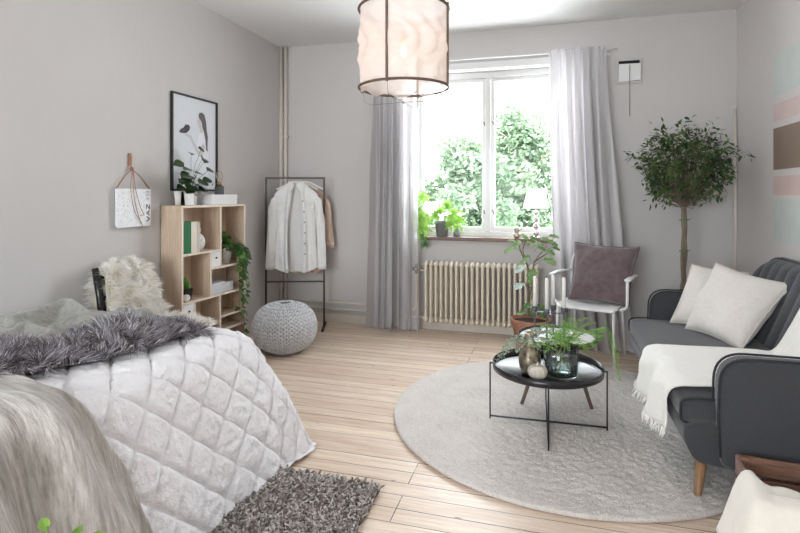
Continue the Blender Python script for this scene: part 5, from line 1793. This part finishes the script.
# mauve cushion: corners from the photograph's outline
def ch_pt(px, py, ly):
    """point on the chair plane y_local = ly"""
    r_ = Vector(ray(px, py)); o = Vector((0, 0, EYE)); Wi = W_.inverted(); a = Wi @ o; b = Wi @ (o + r_)
    t = (ly - a.y) / (b.y - a.y); return W_ @ (a + (b - a) * t)
pillow('cushion', 'mauve velvet cushion standing on the white armchair', ch_pt(568, 299, .02), ch_pt(629, 307, .0), ch_pt(640, 247, .17), ch_pt(575, 242, .19), .15, M['velvet'], mat('mauve_piping', srgb(96, 78, 80), .8), None, 9)

# ================================================================== ficus standard tree in the corner
FX = (1.0, 4.5)
fc = thing('ficus_tree', 'ball-crowned ficus tree on a bare trunk in the corner behind the sofa', 'tree', (FX[0], FX[1], 0))
pot(fc, .125, .165, .30, M['greypot'], .010, .04)
ms = MB(); rnd = random.Random(77)
P = smooth_path([(0, 0, .26), (.006, 0, .5), (-.004, .004, .8), (.006, 0, 1.05), (.0, 0, 1.22)], 6)
ms.tube(P, [.021] * 8 + [.019] * (len(P) - 8), 12)
ms.tube(smooth_path([(.014, .01, .27), (-.012, .012, .55), (.012, -.012, .85), (-.010, -.012, 1.1), (.01, .0, 1.27)], 6), .012, 8)
CC = Vector((.0, 0, 1.52)); CR = Vector((.345, .31, .35))
lm = MB(); tips = []
for k in range(170):
    q = (k + .5) / 170; a = k * 2.39996
    zz = 1 - 1.75 * q; rr_ = math.sqrt(max(0, 1 - min(1, abs(zz)) ** 2))
    rad = rnd.uniform(.72, 1.02)
    tip = CC + Vector((math.cos(a) * rr_ * CR.x * rad, math.sin(a) * rr_ * CR.y * rad, zz * CR.z * rad))
    mid = Vector((0, 0, 1.22 + rnd.uniform(-.02, .12))) .lerp(tip, .5) + Vector((rnd.gauss(0, .025), rnd.gauss(0, .025), rnd.gauss(0, .02)))
    tips.append((mid, tip))
    if k % 2 == 0: ms.tube(smooth_path([(0, 0, 1.20), mid, tip], 4), [.0055 * (1 - .8 * i / 8) for i in range(9)], 5)
    else: ms.tube(smooth_path([(0, 0, 1.22), mid * .98, tip], 4), [.003 * (1 - .6 * i / 8) for i in range(9)], 4)
tips += [(CC + Vector((.28, -.05, .10)), CC + Vector((.41, -.08, .085))), (CC + Vector((-.28, -.05, .12)), CC + Vector((-.42, -.08, .08)))]
for mid, tip in tips:
    hgt = (tip.z - CC.z) / CR.z
    nleaf = 17 if hgt > -.2 else 8
    for j in range(nleaf):
        t = rnd.uniform(.35, 1.08); p = mid.lerp(tip, t) + Vector((rnd.gauss(0, .022), rnd.gauss(0, .022), rnd.gauss(0, .020)))
        out = (p - CC).normalized()
        d = out * .6 + Vector((rnd.gauss(0, .7), rnd.gauss(0, .7), rnd.gauss(-.15, .45)))
        l_ = rnd.uniform(.032, .056)
        leaf(lm, p, d, (rnd.gauss(0, .4), rnd.gauss(0, .4), 1), l_, l_ * .42, 'oval', .2, .2)
ms.build('trunk', M['barkm'], fc, local=True)
lm.build('leaves', M['ficus'], fc, local=True, smooth=False)
for z in (1.11, .87, .55):
    m = MB(); m.tube([(.030 * math.cos(a * .6), .030 * math.sin(a * .6), z + .004 * math.sin(a)) for a in range(11)], .004, 6, closed=True)
    m.tube([(.028, -.012, z), (.045, -.02, z + .012)], .003, 5); m.build('plant_tie', mat('green_tie', srgb(30, 130, 84), .5), fc, local=True)

# ================================================================== pendant lamp
PL = (-.79, 2.83); PRR = .252
zb, ztp = 1.907, 2.345
pd = thing('pendant_lamp', 'large drum pendant of pale pink silk in a bamboo frame hanging from the ceiling', 'pendant lamp', (PL[0], PL[1], zb - .1))
c3 = lambda x, y, z: (PL[0] + x, PL[1] + y, z)
for z in (zb, ztp):
    m = MB(); m.tube([c3(PRR * math.cos(a * PI / 36), PRR * math.sin(a * PI / 36), z) for a in range(72)], .0075, 8, closed=True); m.build('hoop', M['bamboo'], pd)
aP = [R(-110), R(-20), R(70), R(160)]
aP = [R(-94.4 + 90 * q) for q in range(4)]
for a in aP:
    m = MB(); x, y = math.cos(a) * (PRR + .004), math.sin(a) * (PRR + .004); m.bar(c3(x, y, zb - .012), c3(x, y, ztp + .012), .011, .014); m.build('upright', M['bamboo'], pd, smooth=False)
for a in aP[::2] + aP[1::2]:
    pass
m = MB()
for a in (aP[0], aP[1]):
    ca, sa = math.cos(a), math.sin(a)
    pts = [c3(ca * PRR, sa * PRR, zb + .01), c3(ca * (PRR - .012), sa * (PRR - .012), zb - .065), c3(ca * (PRR - .05), sa * (PRR - .05), zb - .085), c3(0, 0, zb - .080), c3(-ca * (PRR - .05), -sa * (PRR - .05), zb - .085), c3(-ca * (PRR - .012), -sa * (PRR - .012), zb - .065), c3(-ca * PRR, -sa * PRR, zb + .01)]
    m.tube(pts, .0016, 5)
m.ball(c3(0, 0, zb - .082), .008, 10, 6)
m.build('bottom_wire', M['wire'], pd)
def drumf(u, v):
    a = u * 2 * PI
    z = ztp + .010 - (ztp - zb + .014) * v
    k = math.sin(PI * min(1, max(0, v)))
    r = PRR - .012 + k * .004 + .005 * math.sin(a * 13 + 3 * math.sin(v * 9)) * (.4 + k) + .006 * nz(math.cos(a) * 4, math.sin(a) * 4, v * 9)
    r += .009 * abs(math.sin(v * 15 + 2 * math.sin(a * 2))) * k
    if v > .97: z += .012 * math.sin(a * 9) + .008 * nz(a * 3, 2)
    return c3(r * math.cos(a), r * math.sin(a), z)
shade_m, nt, b_ = new_mat('sheer_pink_silk')
tr = nt.nodes.new('ShaderNodeBsdfTranslucent'); tr.inputs[0].default_value = srgb(250, 240, 236)
df_ = nt.nodes.new('ShaderNodeBsdfDiffuse'); df_.inputs[0].default_value = srgb(248, 239, 235)
tp_ = nt.nodes.new('ShaderNodeBsdfTransparent')
m1 = nt.nodes.new('ShaderNodeMixShader'); m1.inputs[0].default_value = .55
m2 = nt.nodes.new('ShaderNodeMixShader')
n_ = noise_tex(nt, mapped(nt, (1, 1, 2)), 14, 4)
nt.links.new(ramp(nt, n_.outputs[0], [(.3, (.20,) * 3 + (1,)), (.7, (.26,) * 3 + (1,))]), m2.inputs[0])
nt.links.new(df_.outputs[0], m1.inputs[1]); nt.links.new(tr.outputs[0], m1.inputs[2]); nt.links.new(m1.outputs[0], m2.inputs[1]); nt.links.new(tp_.outputs[0], m2.inputs[2])
nt.links.new(m2.outputs[0], nt.nodes['Material Output'].inputs[0])
m = MB(); m.grid(drumf, 200, 44, closed_u=True); m.build('shade', shade_m, pd)
m = MB()
for k in range(4):
    a = aP[k]; m.tube([c3(math.cos(a) * PRR, math.sin(a) * PRR, ztp), c3(math.cos(a) * .01, math.sin(a) * .01, H - .12)], .0022, 5)
m.build('suspension_wire', M['wire'], pd)
bz = zb + .21
m = MB(); m.tube([c3(0, 0, bz + .10), c3(0, 0, H - .01)], .003, 8); m.build('cord', mat('beige_cord', srgb(190, 170, 150), .8), pd)
m = MB(); m.lathe([(.0001, H - .035), (.05, H - .035), (.05, H), (.0001, H)], (PL[0], PL[1], 0), 24); m.build('ceiling_rose', M['white_paint'], pd)
m = MB(); m.lathe([(.017, bz + .045), (.020, bz + .050), (.020, bz + .10), (.010, bz + .115), (.003, bz + .118)], (PL[0], PL[1], 0), 20); so = m.build('socket', M['switch'], pd)
m = MB(); m.lathe([(.0005, bz - .040), (.018, bz - .034), (.029, bz - .010), (.029, bz + .006), (.018, bz + .030), (.014, bz + .046)], (PL[0], PL[1], 0), 24); bu = m.build('bulb', M['bulbglass'], pd)
m = MB(); m.ball(c3(0, 0, bz - .002), (.011, .011, .016), 12, 8); m.build('glowing_filament', M['filament'], bu)
l = bpy.data.lights.new('pendant_bulb_light', 'POINT'); l.energy = 0.26; l.color = (1, .74, .56); l.shadow_soft_size = .03
o = bpy.data.objects.new('pendant_bulb_light', l); o.location = c3(0, 0, bz - .002); sc.collection.objects.link(o)

# ================================================================== window sill things
ZS = WZ0 + .0025
SYc = YB - .015
def sx_(px):
    r_ = ray(px, 194); return SYc / r_[1] * r_[0]
pp_ = (sx_(442), SYc)
sp = thing('potted_fatsia', 'bright green palmate-leaved plant in a grey pot on the window sill, left', 'plant', (pp_[0], pp_[1], ZS))
m = MB(); m.lathe([(.0001, 0), (.052, 0), (.068, .125), (.073, .126), (.075, .150), (.068, .150), (.064, .125)], (0, 0, 0), 32); m.build('pot', M['greypot'], sp, local=True)
m = MB(); m.lathe([(.0001, .125), (.064, .125)], (0, 0, 0), 24); m.build('soil', M['soil'], sp, local=True)
ms = MB(); lm = MB(); SI = world_of(sp).inverted(); rnd = random.Random(6)
def wpt(px, py, dy=0.0):
    r_ = ray(px, py); t = (SYc + dy) / r_[1]; return SI @ Vector((r_[0] * t, r_[1] * t, EYE + r_[2] * t))
for px, py, dx, dz, s in ((424, 196, -.5, -.5, .11), (417, 208, -1, -.3, .12), (420, 213, -.6, -.8, .14), (421, 226, -.2, -1, .16), (424, 218, .3, -1, .13), (447, 207, .3, .3, .10), (452, 214, 1, -.3, .12), (456, 220, .6, -.9, .13), (450, 222, .2, -1, .10), (441, 212, -.4, .4, .09), (436, 215, -.8, -.2, .09)):
    p = wpt(px, py, rnd.uniform(-.10, -.02)); 
    ms.tube(smooth_path([(0, 0, .12), (p.x * .5, p.y * .4, max(.2, p.z * .6 + .12)), p], 5), .0025, 5)
    palmate(lm, p, (dx, -.3, dz), (0, -.85, .4), s)
ms.build('stem', M['greenstem'], sp, local=True); lm.build('leaves', M['fatsia'], sp, local=True, smooth=False)
dp = thing('trailing_sprig', 'dark green leaf sprig drooping below the sill edge by the left curtain', 'plant', tuple(wpt(425, 240, -.1)))
dp.location = world_of(sp) @ wpt(424, 236, -.12)
lm = MB()
bp = Vector(dp.location)
for k, (dx, dz) in enumerate(((-.03, -.02), (.02, -.05), (0, -.08), (-.02, -.10), (.03, -.09))):
    leaf(lm, bp + Vector((dx * .5, 0, dz + .04)), (dx * 10, -.3, -1), (0, -1, .2), .07, .045, 'ivy', .2, .3)
ms = MB(); ms.tube(smooth_path([tuple(bp + Vector((.09, .10, .075))), tuple(bp + Vector((.04, .01, .09))), tuple(bp + Vector((0, 0, .05))), tuple(bp + Vector((0, 0, -.05)))], 5), .0022, 5)
ms.build('stem', M['greenstem'], dp); lm.build('leaves', M['ivy'], dp, smooth=False)
vp = (sx_(456.5), SYc + .01)
t = thing('grey_vase', 'small dark grey glass bottle beside the potted plant on the sill', 'vase', (vp[0], vp[1], ZS))
m = MB(); m.lathe([(.0001, 0), (.030, 0), (.034, .03), (.026, .065), (.016, .09), (.017, .115), (.013, .115), (.012, .09)], (0, 0, 0), 24); m.build('body', mat('smoky_glaze', srgb(128, 132, 132), .2), t, local=True)
lx = sx_(536)
tl = thing('table_lamp', 'white-shaded table lamp with a stacked chrome ball stem on the window sill', 'lamp', (lx, SYc + .01, ZS))
m = MB(); m.lathe([(.0001, 0), (.042, 0), (.045, .004), (.044, .014), (.012, .020), (.007, .026)], (0, 0, 0), 28); m.build('base', M['chrome'], tl, local=True)
m = MB(); m.tube([(0, 0, .02), (0, 0, .30)], .006, 10)
for z in (.050, .112, .174, .236): m.ball((0, 0, z), .026, 20, 14)
m.build('ball_stem', M['chrome'], tl, local=True)
m = MB(); m.lathe([(.118, .275), (.074, .455)], (0, 0, 0), 40); m.build('lamp_shade', M['lampshade'], tl, local=True, solid=.003)
m = MB(); m.tube([(-.074, 0, .445), (.074, 0, .445)], .002, 5); m.tube([(0, 0, .29), (0, 0, .445)], .003, 6); m.build('shade_carrier', M['chrome'], tl, local=True)
ox_ = sx_(517)
t = thing('tea_light_glass', 'pair of stacked mottled metal tea-light balls beside the table lamp', 'candle holder', (ox_, SYc - .01, ZS))
m = MB(); m.lathe([(.0001, 0), (.022, 0), (.034, .022), (.030, .045), (.018, .055), (.026, .070), (.030, .086), (.022, .102), (.018, .102), (.024, .086)], (0, 0, 0), 24); m.build('body', mat('mottled_mercury', srgb(150, 136, 118), .25, .6, col2=srgb(226, 218, 204), vscale=50), t, local=True)

# ================================================================== wooden crate with cream blanket
cr = thing('wooden_crate', 'reddish brown slatted wooden crate at the end of the sofa', 'crate', (.706, 2.335, 0.0), R(-6))
CI = world_of(cr)
cl, cw, chh = .62, .38, .29        # along x, toward the camera (-y)
z00 = .036
for x in (0.02, cl - .02):
    for y in (-.02, -cw + .02):
        m = MB(); m.box(x - .014, x + .014, y - .014, y + .014, z00, chh); m.build('corner_post', M['crate'], cr, local=True, smooth=False, bevel=.002)
for z0, z1 in ((z00 + .01, z00 + .085), (z00 + .10, z00 + .170), (chh - .072, chh - .002)):
    m = MB(); m.box(0, cl, -.006, .006, z0, z1); m.build('slat', M['crate'], cr, local=True, smooth=False, bevel=.002)
    m = MB(); m.box(0, cl, -cw - .006, -cw + .006, z0, z1); m.build('slat', M['crate'], cr, local=True, smooth=False, bevel=.002)
    m = MB(); m.box(-.006, .006, -cw + .006, -.006, z0, z1); m.build('slat', M['crate_y'], cr, local=True, smooth=False, bevel=.002)
    m = MB(); m.box(cl - .006, cl + .006, -cw + .006, -.006, z0, z1); m.build('slat', M['crate_y'], cr, local=True, smooth=False, bevel=.002)
m = MB(); m.box(.006, cl - .006, -cw + .006, -.006, z00, z00 + .01); m.build('bottom_board', M['crate'], cr, local=True, smooth=False)
# blanket: heap inside, hanging over the near-left side
def blf(u, v):
    xl = .045 - .155 * sm(.10, .40, v) - .02 * sm(.6, 1, v)
    x = xl + (cl - .03 - xl) * u
    y = -.115 - .395 * v
    z = .185 + .105 * sm(.02, .42, v) + .012 * math.sin(x * 11 + 1) * sm(0, .3, v) + .008 * nz(x * 8, y * 8, 3)
    z += .022 * math.exp(-((x - .10) / .05) ** 2 - ((y + .19) / .06) ** 2)
    z -= .03 * sm(.25, .6, x)
    edge = sm(.06, .0, x) * sm(-.12, -.17, y)
    z = z * (1 - edge) + max(z, .318) * edge
    if y < -cw + .05: z = max(z, .308 + .004 * math.sin(x * 20))
    z -= sm(-.012, -.115, x) * (.17 + .06 * v)
    z -= sm(-cw - .012, -cw - .115, y) * .20 * (1 - sm(-.012, -.115, x))
    return tuple(CI @ Vector((x, y, max(.05, z))))


m = MB(); m.grid(blf, 60, 60)
tag(m.build('fleece_blanket', M['cream'], solid=.012), 'cream fleece blanket bundled in and over the wooden crate', 'blanket')

# ================================================================== little plant poking up at the picture's lower edge
bp0 = (-1.005, .870)
bpn = thing('potted_plant', 'small green plant whose top leaves show in front of the beige throw', 'plant', (bp0[0], bp0[1], 0))
pot(bpn, .07, .095, .20, M['terracotta'], .008, .03)
ms = MB(); lm = MB(); rnd = random.Random(2)
for k in range(8):
    a = k * .85; p = Vector((math.cos(a) * .035 * (1 + k % 2), math.sin(a) * .035, (.578 - .012 * (k % 3))))
    ms.tube(smooth_path([(0, 0, .17), (p.x * .4, p.y * .4, .4), p], 5), .0022, 5)
    leaf(lm, p - Vector((0, 0, .006)), (math.cos(a), math.sin(a) - .3, .5), (0, -.4, 1), .034, .022, 'round', .2, .2)
ms.build('stem', M['greenstem'], bpn, local=True); lm.build('leaves', leafm('basil_leaf', srgb(86, 130, 40), srgb(140, 176, 80), .3), bpn, local=True, smooth=False)
